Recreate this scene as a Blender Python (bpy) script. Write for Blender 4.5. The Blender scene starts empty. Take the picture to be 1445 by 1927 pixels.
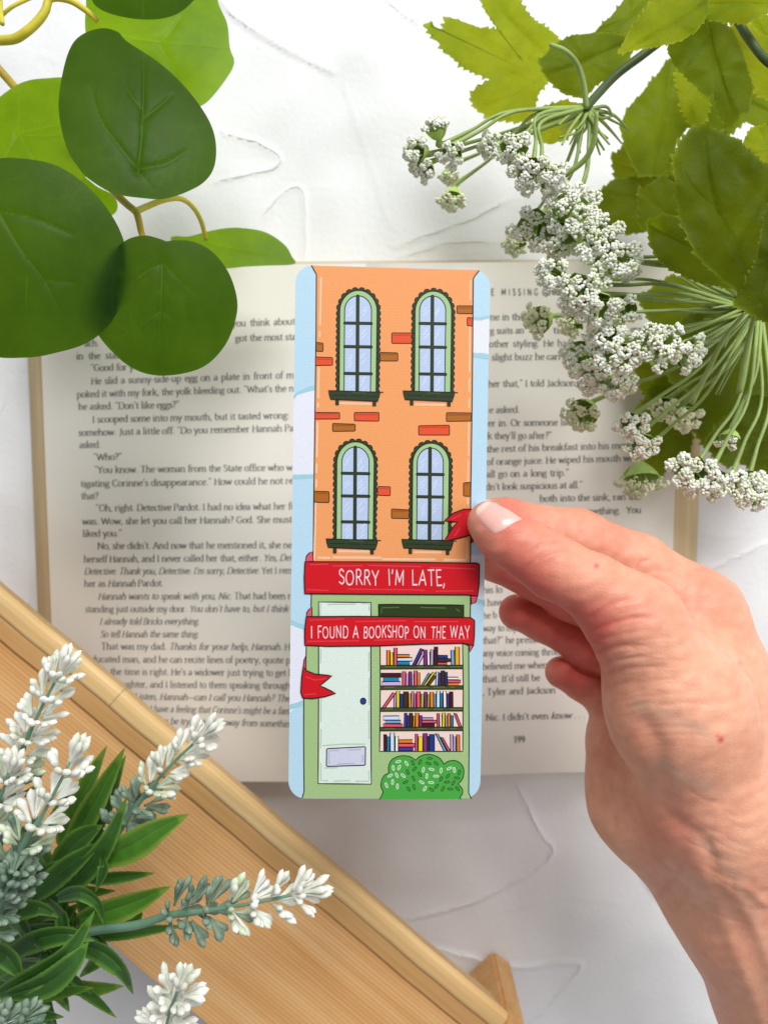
import bpy, bmesh, math, random
import numpy as np
from mathutils import Vector
from mathutils.geometry import tessellate_polygon

random.seed(7)
rng = np.random.default_rng(7)
S = bpy.context.scene
COL = S.collection

# ------------------------------------------------------------------ camera
FPX, CX, CY = 1448.0, 722.5, 963.5          # focal length and centre, in pixels of the 1445 x 1927 photo
TILT = math.radians(-5.0)
D0 = 0.335                                   # metres from the lens to the table along the view axis
CAM = np.array([0.0, -math.sin(TILT) * D0, math.cos(TILT) * D0])
AX_R = np.array([1.0, 0.0, 0.0])
AX_U = np.array([0.0, math.cos(TILT), math.sin(TILT)])
AX_F = np.array([0.0, math.sin(TILT), -math.cos(TILT)])
cd = bpy.data.cameras.new('camera')
cam = bpy.data.objects.new('camera', cd)
COL.objects.link(cam)
cam.location = CAM
cam.rotation_euler = (TILT, 0, 0)
cd.sensor_fit = 'VERTICAL'
cd.sensor_height = 34.6
cd.lens = 34.6 * FPX / 1927.0
cd.clip_start = 0.01
cd.clip_end = 20
cd.dof.use_dof = True
cd.dof.focus_distance = 0.214
cd.dof.aperture_fstop = 12.5
S.camera = cam

# ------------------------------------------------------------------ light
W = bpy.data.worlds.new('World')
S.world = W
W.use_nodes = True
bg = W.node_tree.nodes['Background']
bg.inputs[0].default_value = (0.97, 0.975, 1.0, 1)
bg.inputs[1].default_value = 0.34

def area(name, loc, target, sx, sy, power, color):
    l = bpy.data.lights.new(name, 'AREA')
    l.shape = 'RECTANGLE'
    l.size, l.size_y = sx, sy
    l.energy = power
    l.color = color
    o = bpy.data.objects.new(name, l)
    COL.objects.link(o)
    o.location = loc
    o.rotation_euler = (Vector(target) - Vector(loc)).to_track_quat('-Z', 'Y').to_euler()
    return o
area('window_light', (0.20, 0.92, 0.96), (0, 0.0, 0), 0.58, 0.52, 16.8, (0.985, 0.99, 1.0))
area('fill_light', (0.74, 0.22, 0.66), (0.08, -0.12, 0), 0.4, 0.5, 2.6, (1.0, 0.965, 0.93))  # added fill lamp without a known source, brightens the right side

S.view_settings.view_transform = 'Standard'
S.view_settings.look = 'None'
S.view_settings.exposure = 0.0
S.view_settings.gamma = 1.0
S.render.engine = 'CYCLES'
S.cycles.use_denoising = True
S.cycles.max_bounces = 8
S.cycles.diffuse_bounces = 4
S.cycles.transparent_max_bounces = 8

# ------------------------------------------------------------------ helpers
def ray(px, py):
    px = np.asarray(px, float)[..., None]; py = np.asarray(py, float)[..., None]
    return AX_F + (px - CX) / FPX * AX_R - (py - CY) / FPX * AX_U
def atd(px, py, d):
    """photo pixel -> world point d metres from the lens along the view axis"""
    return CAM + ray(px, py) * np.asarray(d, float)[..., None]
def atz(px, py, z):
    """photo pixel -> world point at height z"""
    r = ray(px, py)
    t = (np.asarray(z, float) - CAM[2]) / r[..., 2]
    return CAM + r * t[..., None]
def topx(P):
    q = np.asarray(P, float) - CAM
    d = q @ AX_F
    return CX + FPX * (q @ AX_R) / d, CY - FPX * (q @ AX_U) / d, d
def lin(h, k=1.0):
    h = h.lstrip('#')
    out = []
    for i in (0, 2, 4):
        c = int(h[i:i+2], 16) / 255
        c = c / 12.92 if c <= 0.04045 else ((c + 0.055) / 1.055) ** 2.4
        out.append(min(1, c * k))
    return tuple(out) + (1,)

class MB:
    """collects geometry in world coordinates"""
    def __init__(s): s.v = []; s.f = []; s.m = []; s.n = 0
    def add(s, v, f, m=0):
        v = np.asarray(v, float)
        s.v.append(v)
        s.f += [tuple(int(i) + s.n for i in q) for q in f]
        s.m += [m] * len(f)
        s.n += len(v)
    def tube(s, pts, r, seg=8, m=0, cap=True):
        P = np.asarray(pts, float); n = len(P)
        r = np.full(n, r) if np.isscalar(r) else np.interp(np.linspace(0, 1, n), np.linspace(0, 1, len(r)), r)
        T = np.gradient(P, axis=0); T /= np.linalg.norm(T, axis=1)[:, None] + 1e-12
        a = np.cross(T[0], [0.3, 0.5, 0.81]); a /= np.linalg.norm(a)
        V = []
        for i in range(n):
            a = a - T[i] * (a @ T[i]); a /= np.linalg.norm(a)
            b = np.cross(T[i], a)
            th = np.arange(seg) * 2 * math.pi / seg
            V.append(P[i] + r[i] * (np.cos(th)[:, None] * a + np.sin(th)[:, None] * b))
        F = [(i*seg+j, i*seg+(j+1) % seg, (i+1)*seg+(j+1) % seg, (i+1)*seg+j) for i in range(n-1) for j in range(seg)]
        if cap:
            F += [tuple(range(seg))[::-1], tuple((n-1)*seg + j for j in range(seg))]
        s.add(np.concatenate(V), F, m)
    def box(s, o, ax, ay, az, m=0):
        o, ax, ay, az = [np.asarray(q, float) for q in (o, ax, ay, az)]
        V = [o, o+ax, o+ax+ay, o+ay, o+az, o+ax+az, o+ax+ay+az, o+ay+az]
        s.add(V, [(3,2,1,0),(4,5,6,7),(0,1,5,4),(1,2,6,5),(2,3,7,6),(3,0,4,7)], m)
    def build(s, name, mats, parent=None, smooth=True, attrs=None):
        V = np.concatenate(s.v)
        base = np.array(parent_loc(parent)) if parent is not None else np.zeros(3)
        me = bpy.data.meshes.new(name)
        me.from_pydata((V - base).tolist(), [], s.f)
        mats = mats if isinstance(mats, (list, tuple)) else [mats]
        for m_ in mats: me.materials.append(m_)
        if len(mats) > 1: me.polygons.foreach_set('material_index', s.m)
        if smooth: me.polygons.foreach_set('use_smooth', [True] * len(s.f))
        for k, a in (attrs or {}).items():
            at = me.attributes.new(k, 'FLOAT', 'POINT'); at.data.foreach_set('value', np.asarray(a, np.float32))
        me.update()
        o = bpy.data.objects.new(name, me); COL.objects.link(o)
        if parent is not None: o.parent = parent
        return o
def parent_loc(o):
    l = np.array(o.location)
    while o.parent is not None:
        o = o.parent; l = l + np.array(o.location)
    return l
def thing(name, label, cat, loc):
    o = bpy.data.objects.new(name, None); COL.objects.link(o)
    o.empty_display_size = 0.02
    o.location = loc; o['label'] = label; o['category'] = cat
    return o
def spline(pts, n=6, closed=False):
    P = np.asarray(pts, float)
    if closed: Q = np.concatenate([P[-1:], P, P[:2]])
    else: Q = np.concatenate([2*P[:1]-P[1:2], P, 2*P[-1:]-P[-2:-1]])
    out = []
    for i in range(1, len(Q) - 2):
        p0, p1, p2, p3 = Q[i-1], Q[i], Q[i+1], Q[i+2]
        for t in np.arange(n) / n:
            out.append(0.5*((2*p1)+(p2-p0)*t+(2*p0-5*p1+4*p2-p3)*t*t+(3*p1-p0-3*p2+p3)*t**3))
    if not closed: out.append(P[-1])
    return np.array(out)
def segdist(X, Y, poly):
    """distance of the points (X, Y) to a polyline, and the signed side of the nearest segment"""
    best = np.full(X.shape, 1e9); side = np.zeros(X.shape); par = np.zeros(X.shape)
    for k, ((x0, y0), (x1, y1)) in enumerate(zip(poly[:-1], poly[1:])):
        dx, dy = x1-x0, y1-y0
        t = np.clip(((X-x0)*dx+(Y-y0)*dy)/(dx*dx+dy*dy+1e-12), 0, 1)
        d = np.hypot(X-x0-t*dx, Y-y0-t*dy)
        m = d < best
        best = np.where(m, d, best)
        side = np.where(m, ((X-x0)*dy-(Y-y0)*dx)/(math.hypot(dx, dy)+1e-9), side)
        par = np.where(m, (k+t)/(len(poly)-1), par)
    return best, side, par

# ------------------------------------------------------------------ materials
class NT:
    def __init__(s, name):
        s.m = bpy.data.materials.new(name); s.m.use_nodes = True
        s.t = s.m.node_tree; s.t.nodes.clear()
        s.out = s.n('ShaderNodeOutputMaterial')
    def n(s, typ, **kw):
        nd = s.t.nodes.new(typ)
        for k, v in kw.items():
            if k.startswith('i_'):
                key = k[2:].replace('_', ' ')
                nd.inputs[key if key in nd.inputs else int(key)].default_value = v
            else: setattr(nd, k, v)
        return nd
    def l(s, a, b): s.t.links.new(a, b)
    def noise(s, scale, detail=3, rough=0.5, vec=None):
        nd = s.n('ShaderNodeTexNoise'); nd.inputs['Scale'].default_value = scale
        nd.inputs['Detail'].default_value = detail; nd.inputs['Roughness'].default_value = rough
        if vec is not None: s.l(vec, nd.inputs['Vector'])
        return nd
    def ramp(s, fac, stops):
        r = s.n('ShaderNodeValToRGB')
        while len(r.color_ramp.elements) < len(stops): r.color_ramp.elements.new(0.5)
        for e, (p, c) in zip(r.color_ramp.elements, stops): e.position = p; e.color = c
        s.l(fac, r.inputs[0]); return r
    def mix(s, fac, a, b, mode='MIX'):
        x = s.n('ShaderNodeMixRGB', blend_type=mode)
        for i, q in enumerate((fac, a, b)):
            if hasattr(q, 'is_output') or hasattr(q, 'links'): s.l(q, x.inputs[i])
            else: x.inputs[i].default_value = q
        return x.outputs[0]
    def bump(s, h, strength, dist, prev=None):
        b = s.n('ShaderNodeBump'); b.inputs['Strength'].default_value = strength; b.inputs['Distance'].default_value = dist
        s.l(h, b.inputs['Height'])
        if prev is not None: s.l(prev, b.inputs['Normal'])
        return b.outputs[0]
    def coord(s): return s.n('ShaderNodeTexCoord').outputs['Object']
    def bsdf(s, color, rough=0.5, spec=0.3, normal=None, **kw):
        b = s.n('ShaderNodeBsdfPrincipled')
        if hasattr(color, 'links'): s.l(color, b.inputs['Base Color'])
        else: b.inputs['Base Color'].default_value = color
        if hasattr(rough, 'links'): s.l(rough, b.inputs['Roughness'])
        else: b.inputs['Roughness'].default_value = rough
        b.inputs['Specular IOR Level'].default_value = spec
        if normal is not None: s.l(normal, b.inputs['Normal'])
        for k, v in kw.items(): b.inputs[k.replace('_', ' ')].default_value = v
        return b
    def done(s, sh): s.l(sh if hasattr(sh, 'links') else sh.outputs[0], s.out.inputs[0]); return s.m

def mat_plain(name, color, rough=0.5, spec=0.3, bump_scale=None, bump_d=0.0002, var=0.0):
    t = NT(name); c = t.coord(); col = color; nrm = None
    if var:
        k = tuple(min(1, x*(1+var)) for x in color[:3]) + (1,); d = tuple(x*(1-var) for x in color[:3]) + (1,)
        col = t.ramp(t.noise(90, 4, 0.6, c).outputs[0], [(0.3, d), (0.7, k)]).outputs[0]
    if bump_scale: nrm = t.bump(t.noise(bump_scale, 3, 0.6, c).outputs[0], 0.5, bump_d)
    return t.done(t.bsdf(col, rough, spec, nrm))

def mat_leaf(name, dark, light, trans, rough=0.45, spec=0.35, tfac=0.45, weave=0, vein=None, net=False, edge=None):
    t = NT(name); c = t.coord()
    n1 = t.noise(70, 4, 0.55, c).outputs[0]
    col = t.ramp(n1, [(0.3, dark), (0.7, light)]).outputs[0]
    tcol = trans
    a = t.n('ShaderNodeAttribute'); a.attribute_name = 'vein'
    if vein:
        col = t.mix(a.outputs['Fac'], col, vein)
    if edge:
        e = t.n('ShaderNodeAttribute'); e.attribute_name = 'rim'
        col = t.mix(e.outputs['Fac'], col, edge)
    h = t.noise(600, 3, 0.6, c).outputs[0]
    nrm = t.bump(h, 0.25, 0.0002)
    if net:
        w = t.n('ShaderNodeTexVoronoi', feature='DISTANCE_TO_EDGE'); w.inputs['Scale'].default_value = 210
        wc = t.n('ShaderNodeVectorMath', operation='ADD')
        nn = t.noise(160, 2, 0.5, c)
        sc = t.n('ShaderNodeVectorMath', operation='SCALE'); sc.inputs['Scale'].default_value = 0.004
        t.l(nn.outputs['Color'], sc.inputs[0]); t.l(c, wc.inputs[0]); t.l(sc.outputs[0], wc.inputs[1])
        t.l(wc.outputs[0], w.inputs['Vector'])
        msk = t.ramp(w.outputs['Distance'], [(0.0, (1, 1, 1, 1)), (0.07, (0, 0, 0, 1))]).outputs[0]
        big = t.ramp(t.noise(45, 2, 0.5, c).outputs[0], [(0.4, (0, 0, 0, 1)), (0.7, (0.4, 0.4, 0.4, 1))]).outputs[0]
        msk = t.mix(1.0, msk, big, 'MULTIPLY')
        col = t.mix(msk, col, vein or light)
    if weave:
        mp = None
        for rot in (0.5, 0.5 + math.pi/2):
            m2 = t.n('ShaderNodeMapping'); m2.inputs['Rotation'].default_value = (0, 0, rot)
            t.l(c, m2.inputs[0])
            wv = t.n('ShaderNodeTexWave', wave_type='BANDS'); wv.inputs['Scale'].default_value = weave
            wv.inputs['Distortion'].default_value = 0.4
            t.l(m2.outputs[0], wv.inputs['Vector'])
            mp = wv.outputs['Fac'] if mp is None else t.mix(0.5, mp, wv.outputs['Fac'])
        cr = t.n('ShaderNodeMapping'); cr.inputs['Scale'].default_value = (1, 2.2, 1); cr.inputs['Rotation'].default_value = (0, 0, .7); t.l(c, cr.inputs[0])
        nrm = t.bump(t.noise(95, 4, 0.55, cr.outputs[0]).outputs[0], 0.55, 0.0022, nrm)
        nrm = t.bump(mp, 0.3, 0.0001, nrm)
        col = t.mix(0.12, col, t.mix(1.0, col, mp, 'MULTIPLY'))
    bl = t.ramp(t.noise(32, 4, 0.6, c).outputs[0], [(0.36, (0.66, 0.74, 0.62, 1)), (0.64, (1, 1, 1, 1))]).outputs[0]
    col = t.mix(1.0, col, bl, 'MULTIPLY')
    b = t.bsdf(col, rough, spec, nrm)
    tr = t.n('ShaderNodeBsdfTranslucent'); t.l(nrm, tr.inputs['Normal'])
    t.l(t.mix(1.0, t.mix(0.25, trans, col), bl, 'MULTIPLY'), tr.inputs['Color'])
    mx = t.n('ShaderNodeMixShader'); mx.inputs[0].default_value = tfac
    t.l(b.outputs[0], mx.inputs[1]); t.l(tr.outputs[0], mx.inputs[2])
    return t.done(mx.outputs[0])

# ------------------------------------------------------------------ table (white trowelled plaster)
def make_table():
    t = NT('plaster'); c = t.coord()
    n1 = t.noise(14, 5, 0.6, c).outputs[0]; n2 = t.noise(420, 4, 0.65, c).outputs[0]; n3 = t.noise(1500, 2, 0.6, c).outputs[0]
    nr = t.bump(n1, 0.25, 0.004)
    nr = t.bump(n2, 0.32, 0.0007, nr); nr = t.bump(n3, 0.22, 0.0003, nr)
    col = t.ramp(n1, [(0.3, (0.78, 0.785, 0.80, 1)), (0.7, (0.82, 0.825, 0.835, 1))]).outputs[0]
    m = t.done(t.bsdf(col, 0.7, 0.06, nr))
    x = np.arange(-0.27, 0.2701, 0.0012); y = np.arange(-0.33, 0.2901, 0.0012)
    X, Y = np.meshgrid(x, y, indexing='ij')
    P = np.stack([X, Y, np.zeros_like(X)], -1)
    PX, PY, _ = topx(P)
    ridges = [([(395,-20),(445,35),(520,85),(600,125),(637,140)],1.0,.6),([(640,140),(670,230),(710,350),(735,440)],.35,.5),
      ([(390,348),(450,332),(510,318),(528,300),(500,275),(440,255),(405,245)],.8,.5),([(575,520),(575,430),(572,365),(555,352),(520,375),(490,415)],.7,.6),
      ([(735,468),(800,445),(900,405),(970,370)],.7,.5),([(735,492),(800,470),(870,455),(950,458)],.6,.5),
      ([(745,1732),(800,1722),(880,1700),(950,1668),(1010,1635),(1038,1607),(1035,1590),(1010,1560),(985,1500),(960,1465)],1.0,.6),
      ([(985,1935),(1030,1890),(1070,1845),(1092,1820),(1075,1811),(960,1815),(880,1800),(790,1775)],1.1,.6),
      ([(1200,1640),(1230,1682),(1250,1700),(1270,1745)],1.0,.6),([(1460,1012),(1400,1040),(1370,1055),(1310,1080)],.9,.7),
      ([(-20,1138),(60,1136)],.8,.5),([(715,-10),(760,30),(800,50)],.5,.5),([(20,700),(10,760),(-10,800)],.5,.5),([(60,100),(110,120),(80,160)],.3,.5),
      ([(1330,170),(1380,230),(1400,300)],.5,.5),([(1300,1000),(1380,1010),(1445,960)],.3,.5),([(930,1720),(1050,1690),(1180,1700)],.25,.5)]
    Z = np.zeros_like(X)
    for pts, h, st in ridges:
        q = spline(pts, 5)
        d, side, par = segdist(PX, PY, q)
        d = d / 4400.0; side = side / 4400.0
        fade = np.clip(par*8, 0, 1) * np.clip((1-par)*8, 0, 1)
        wob = 0.55
        Z += h*fade*1.7*(0.00075*wob*np.exp(-(d/0.00085)**2) + st*0.0005*np.where(side > 0, np.exp(-(side/0.009)), 0)*np.exp(-(d/0.012)**2))
    for k in range(26):
        a = rng.uniform(0, math.pi); fx = rng.uniform(8, 40); ph = rng.uniform(0, 6.28)
        Z += 0.00022*(12/fx)*np.sin((X*math.cos(a)+Y*math.sin(a))*fx*2*math.pi + ph + 1.5*np.sin(fx*X*2.2+k))
    Z += rng.normal(0, 1, X.shape)*0.00001
    nx, ny = X.shape
    P[..., 2] = Z
    b = MB()
    I = np.arange(nx*ny).reshape(nx, ny)
    F = np.stack([I[:-1, :-1], I[1:, :-1], I[1:, 1:], I[:-1, 1:]], -1).reshape(-1, 4)
    b.add(P.reshape(-1, 3), F.tolist())
    o = b.build('table', m)
    o['kind'] = 'structure'; o['label'] = 'white trowelled plaster table top under everything'
    for pts, h, st in ridges:                                    # crisp crests left by the trowel
        if h < .45: continue
        q = spline(pts, 14); n = len(q)
        q = q+np.stack([np.convolve(rng.normal(0, 2.2, n), np.ones(5)/5, 'same') for _ in (0, 1)], 1)
        w3 = atz(q[:, 0], q[:, 1], 0.0)
        ix = np.clip(((w3[:, 0]+.27)/.0012).astype(int), 0, nx-1); iy = np.clip(((w3[:, 1]+.33)/.0012).astype(int), 0, ny-1)
        w3[:, 2] = np.convolve(np.pad(Z[ix, iy], 4, 'edge'), np.ones(9)/9, 'valid')-.00012
        rr = (.00036+.00014*h*np.abs(np.convolve(rng.normal(0, 1, n), np.ones(9)/9, 'same'))*1.6+.00010*h)*np.clip(np.minimum(np.arange(n), n-1-np.arange(n))/8, .15, 1)
        cr = MB(); cr.tube(w3, rr, 7); cr.build('plaster_ridge', m, o)
    sk = MB()                                                    # the board's thickness
    sk.box((-0.75, -0.8, -0.022), (1.5, 0, 0), (0, 1.6, 0), (0, 0, 0.0205))
    o2 = sk.build('table_board', m, o, smooth=False)
make_table()

# ------------------------------------------------------------------ stroke lettering
G = {}
def g(ch, adv, spec): G[ch] = (adv, spec)
for line in r'''
a 9 ~1.5,8.3 4,10 6.5,9 7,7 7,1.5 8.6,.3|~7,5.8 3,5 1,2.8 2.2,.3 4.5,.5 7,2.5
b 10.5 2,16 2,.5|~2,7.5 5,10 8.5,8 9,4.5 7.5,1 4.5,0 2,1.5|.4,15.6 2,16
c 8.5 ~7.5,8.2 5.5,10 2.5,8.5 1.2,5 2.5,1.3 5,0 7.8,1.8
d 10.5 8.5,16 8.5,0|~8.5,7.8 6,10 2.5,8.5 1.2,5 2.3,1.3 5,0 8.5,2|6.8,15.6 8.5,16|8.5,.2 10,.2
e 8.8 1.6,5.8 7.8,5.8|~7.8,5.8 7.2,9 4.8,10 2.2,8.5 1.2,5 2.5,1.2 5,0 7.8,1.8
f 6.3 ~7.2,14.8 5.8,16 3.8,15 3,12.5 3,8 3,0|1,10 6,10|1,0 5,0
g 9.3 ~4.5,10 2,9 1.5,6.8 2.8,4.5 5,4.3 7,5.5 7.3,8 6,9.8 4.5,10|6.5,9.5 9,9.8|~3,4.5 1.8,2.8 3,1.5 7,.8 8.2,-1.5 6,-4.5 2.5,-4.5 1,-2.5 3,1
h 10.8 2,16 2,0|~2,7.5 5,10 7.5,9.3 8.5,7 8.5,4 8.5,0|.3,0 3.7,0|6.8,0 10.3,0|.4,15.6 2,16
i 4.8 2.4,10 2.4,0|.8,9.6 2.4,10|.7,0 4.1,0|2.4,13.6 2.4,15
j 5 2.5,10 2.5,-3 1,-5.5 -.5,-5.5|1,9.6 2.5,10|2.5,13.6 2.5,15
k 10.2 2,16 2,0|8.5,10 2.3,4.8|4,6.2 9,0|.3,0 3.7,0|7.3,0 10.2,0|6.5,10 9.8,10|.4,15.6 2,16
l 4.8 2.4,16 2.4,0|.7,0 4.1,0|.8,15.6 2.4,16
m 16 2,10 2,0|~2,7.5 4.5,10 7,9.3 8,7 8,4 8,0|~8,7.5 10.8,10 13,9.3 14,7 14,4 14,0|.3,0 3.7,0|6.3,0 9.7,0|12.3,0 15.8,0|.4,9.6 2,10
n 10.8 2,10 2,0|~2,7.5 5,10 7.5,9.3 8.5,7 8.5,4 8.5,0|.3,0 3.7,0|6.8,0 10.3,0|.4,9.6 2,10
o 9.8 ~4.9,10 2,8.8 1.2,5 2,1.2 4.9,0 7.8,1.2 8.6,5 7.8,8.8 4.9,10
p 10.5 2,10 2,-6|~2,7.5 5,10 8.5,8 9,4.5 7.5,1 4.5,0 2,1.5|.3,-6 3.9,-6|.4,9.6 2,10
q 10.5 8.5,10 8.5,-6|~8.5,7.8 6,10 2.5,8.5 1.2,5 2.3,1.3 5,0 8.5,2|6.8,-6 10.2,-6
r 7.4 2,10 2,0|~2,7 4.5,9.8 7,9.3|.3,0 4,0|.4,9.6 2,10
s 7.5 ~6.3,8.3 4,10 1.8,8.5 2.3,6 5.5,4.2 6.5,2.2 4.8,.1 2.5,.2 1,2
t 6.4 ~3,13 3,7 3,2.5 4,.3 6.5,1|1,10 6.2,10
u 10.8 ~2,10 2,6 2,3 3.2,.4 6,.4 8.5,2.5|8.5,10 8.5,0|.4,9.8 2,10|6.9,9.8 8.5,10|8.5,.2 10,.2
v 9.4 1,10 4.8,0|4.8,0 8.3,10|-.4,10 2.6,10|6.8,10 9.6,10
w 13.8 1,10 4,0|4,0 7,9.5|7,9.5 10,0|10,0 12.8,10|-.4,10 2.6,10|11.4,10 14,10
x 9.4 1,10 8.4,0|8,10 1,0|-.4,10 2.6,10|6.5,10 9.4,10|-.3,0 2.5,0|6.8,0 9.6,0
y 9.4 1,10 4.8,0|8.3,10 4.8,0|~4.8,0 3.4,-4 2.4,-5.6 .8,-5.4|-.4,10 2.6,10|6.8,10 9.6,10
z 8.5 1.2,10 7.4,10|7.4,10 1,0|1,0 7.8,0
A 13 1,0 6.5,15|6.5,15 12,0|3.2,5 9.8,5
B 11 2,0 2,15|~2,15 6.5,15 8.8,12.8 8.3,9.2 6,8 2,8|~2,8 7,8 9.8,5.6 9.6,2 7,.1 2,0
C 12 ~10.5,12 7.5,15 3,13 1.2,7.5 3,2 7,0 10.8,2.5
D 13.5 2,0 2,15|~2,15 7,15 11,12.5 12,7.5 11,2.5 7,0 2,0
E 10.3 2,0 2,15|2,15 9,15|2,8 8,8|2,0 9.3,0
F 9.8 2,0 2,15|2,15 9,15|2,8 8,8
G 13 ~11,12.5 7.5,15 3,13 1.2,7.5 3,2 7,0 11,1.5|11,1.5 11,6.5|7.5,6.5 11,6.5
H 13.3 2,0 2,15|11,0 11,15|2,7.8 11,7.8
I 5.4 2.7,0 2.7,15
J 7 4.5,15 4.5,2|~4.5,3 3.5,-1.5 .5,-2
K 12.3 2,0 2,15|10.5,15 2.2,6.5|4.8,9 11,0
L 10 2,0 2,15|2,0 9,0
M 15.6 2,0 2.6,15|2.6,15 7.8,3|7.8,3 13,15|13,15 13.6,0
N 13.6 2,0 2,15|2,15 11.4,0|11.4,0 11.4,15
O 14 ~7,15 3,13.3 1.2,7.5 3,1.7 7,0 11,1.7 12.8,7.5 11,13.3 7,15
P 10.6 2,0 2,15|~2,15 7,15 9.5,11.5 7.5,7.5 2,7
R 11.6 2,0 2,15|~2,15 7,15 9,11.5 7,8 2,7.6|5,7.6 10.8,0
S 9.5 ~8.2,12.8 5.5,15 2.2,13.5 2.3,10 5.5,7.7 8.4,5.5 8,1.6 4.8,0 1.2,2
T 11.5 5.7,0 5.7,15|.8,15 10.6,15
U 13 ~2,15 2,8 2.2,3 4,.4 6.5,0 9,.4 10.8,3 11,8 11,15
W 18 1,15 5,0|5,0 9,14|9,14 13,0|13,0 17,15
Y 11.6 .8,15 5.8,7|10.8,15 5.8,7|5.8,7 5.8,0
1 7.5 4,13.5 4,0|2,11.8 4,13.5|2,0 6,0
9 9 ~6.8,9 4,5.5 1.6,8 2,12 4.6,13.5 7.2,11.5 6.8,5 3,0
. 4.6 2.2,0 2.2,1.5
, 4.6 2.4,1.6 2.4,.2|2.4,.2 1.3,-2.6
' 4 2.2,16 2.2,14.6|2.2,14.6 1.4,12.2
` 7 1.6,13.4 2,16|4.6,13.4 5,16
" 7 2.4,16 1.6,13|5.4,16 4.6,13
? 8 ~1.5,12.5 3.5,15.6 6.5,14 6.2,10 3.8,7.5 3.6,4.5|3.6,0 3.6,1.5
- 6 1,5 5,5
_ 14 0,5 14,5
: 4.6 2.2,0 2.2,1.5|2.2,8 2.2,9.5'''.strip().split('\n'):
    ch, adv, spec = line.split(' ', 2)
    strokes = []
    for st in spec.split('|'):
        cur = st.startswith('~')
        p = np.array([[float(q) for q in w.split(',')] for w in st.lstrip('~').split()])
        strokes.append(spline(p, 4) if cur else p)
    G[ch] = (float(adv), strokes)
CAPFEET = dict(A=[1,12],F=[2],H=[2,11],I=[2.7],K=[2,11],L=[2],M=[2,13.6],N=[2],P=[2],R=[2,10.8],T=[5.7],Y=[5.8],B=[2],D=[2],E=[2])

def textwidth(s, space=5.2):
    return sum(space if c == ' ' else G[c][0] for c in s)
def ribbon(p, w, cap=0):
    """flat stroke along the polyline p with half widths w (per point): vertices, faces"""
    p = np.asarray(p, float); n = len(p)
    t = np.gradient(p, axis=0) if n > 2 else np.repeat(p[1:]-p[:1], 2, 0)
    t = t/(np.linalg.norm(t, axis=1)[:, None]+1e-9)
    w = np.full(n, w) if np.isscalar(w) else w
    if cap:
        q = [p]; ww = [w]
        th = [0.38, 0.71, 0.92, 1.0]
        a = [p[0]-t[0]*w[0]*x for x in th]; b = [p[-1]+t[-1]*w[-1]*x for x in th]
        p = np.concatenate([a[::-1], p, b]); k = [math.sqrt(max(0.0004, 1-x*x)) for x in th]
        t = np.concatenate([np.repeat(t[:1], 4, 0), t, np.repeat(t[-1:], 4, 0)])
        w = np.concatenate([[w[0]*x for x in k[::-1]], w, [w[-1]*x for x in k]])
        n = len(p)
    nn = np.stack([-t[:, 1], t[:, 0]], 1)*w[:, None]
    V = np.concatenate([p+nn, p-nn])
    return V, [(i, i+n, i+1+n, i+1) for i in range(n-1)]
def layout(s, x0, x1, y0, y1, size, italic_spans=None, thick=1.0, thin=.38, serif=True, fit=True, mono=None, jitter=0):
    """strokes of one line of text: list of (V (n,2) in photo px, faces). size: x-height in px.
    '*' toggles italic."""
    plain = s.replace('*', '')
    nsp = plain.count(' ')
    base = textwidth(plain, 0)
    k = size/10.0; sp = 5.2
    kx = k
    if fit:
        tot = textwidth(plain)
        kx = (x1-x0)/tot
        if nsp and not (0.86*k < kx < 1.12*k):
            kx = min(max(kx, 0.9*k), 1.08*k)
        if nsp: sp = ((x1-x0)/kx-base)/nsp
        if sp < 3 or sp > 13 or not nsp: kx = (x1-x0)/tot; sp = 5.2
    x = 0; it = False; out = []
    for c in s:
        if c == '*': it = not it; continue
        if c == ' ': x += sp; continue
        adv, strokes = G[c]
        js = list(strokes)
        if serif and c in CAPFEET:
            js += [np.array([[f-2.4, .2], [f+2.4, .2]]) for f in CAPFEET[c]]
        oy = random.uniform(-jitter, jitter); sl = random.uniform(-jitter, jitter)*.05
        for st in js:
            q = st.astype(float); q[:, 1] += oy
            d = np.gradient(q, axis=0) if len(q) > 2 else np.repeat(q[1:]-q[:1], 2, 0)
            L = np.linalg.norm(d, axis=1)+1e-9
            hw = np.full(len(q), mono) if mono else (thin+(thick-thin)*np.abs(d[:, 1])/L if len(q) > 2 or abs(q[1, 1]-q[0, 1]) > 1.2 else np.full(len(q), max(thin, .52)))
            V, F = ribbon(q, hw, cap=1 if mono else 0)
            if it or sl: V = V + np.stack([V[:, 1]*(.24 if it else sl), V[:, 1]*0], 1)
            X = x0+(x+V[:, 0])*kx
            Y = y0+(y1-y0)*(X-x0)/max(1, x1-x0)-V[:, 1]*k
            out.append((np.stack([X, Y], 1), F))
        x += adv
    return out

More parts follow.
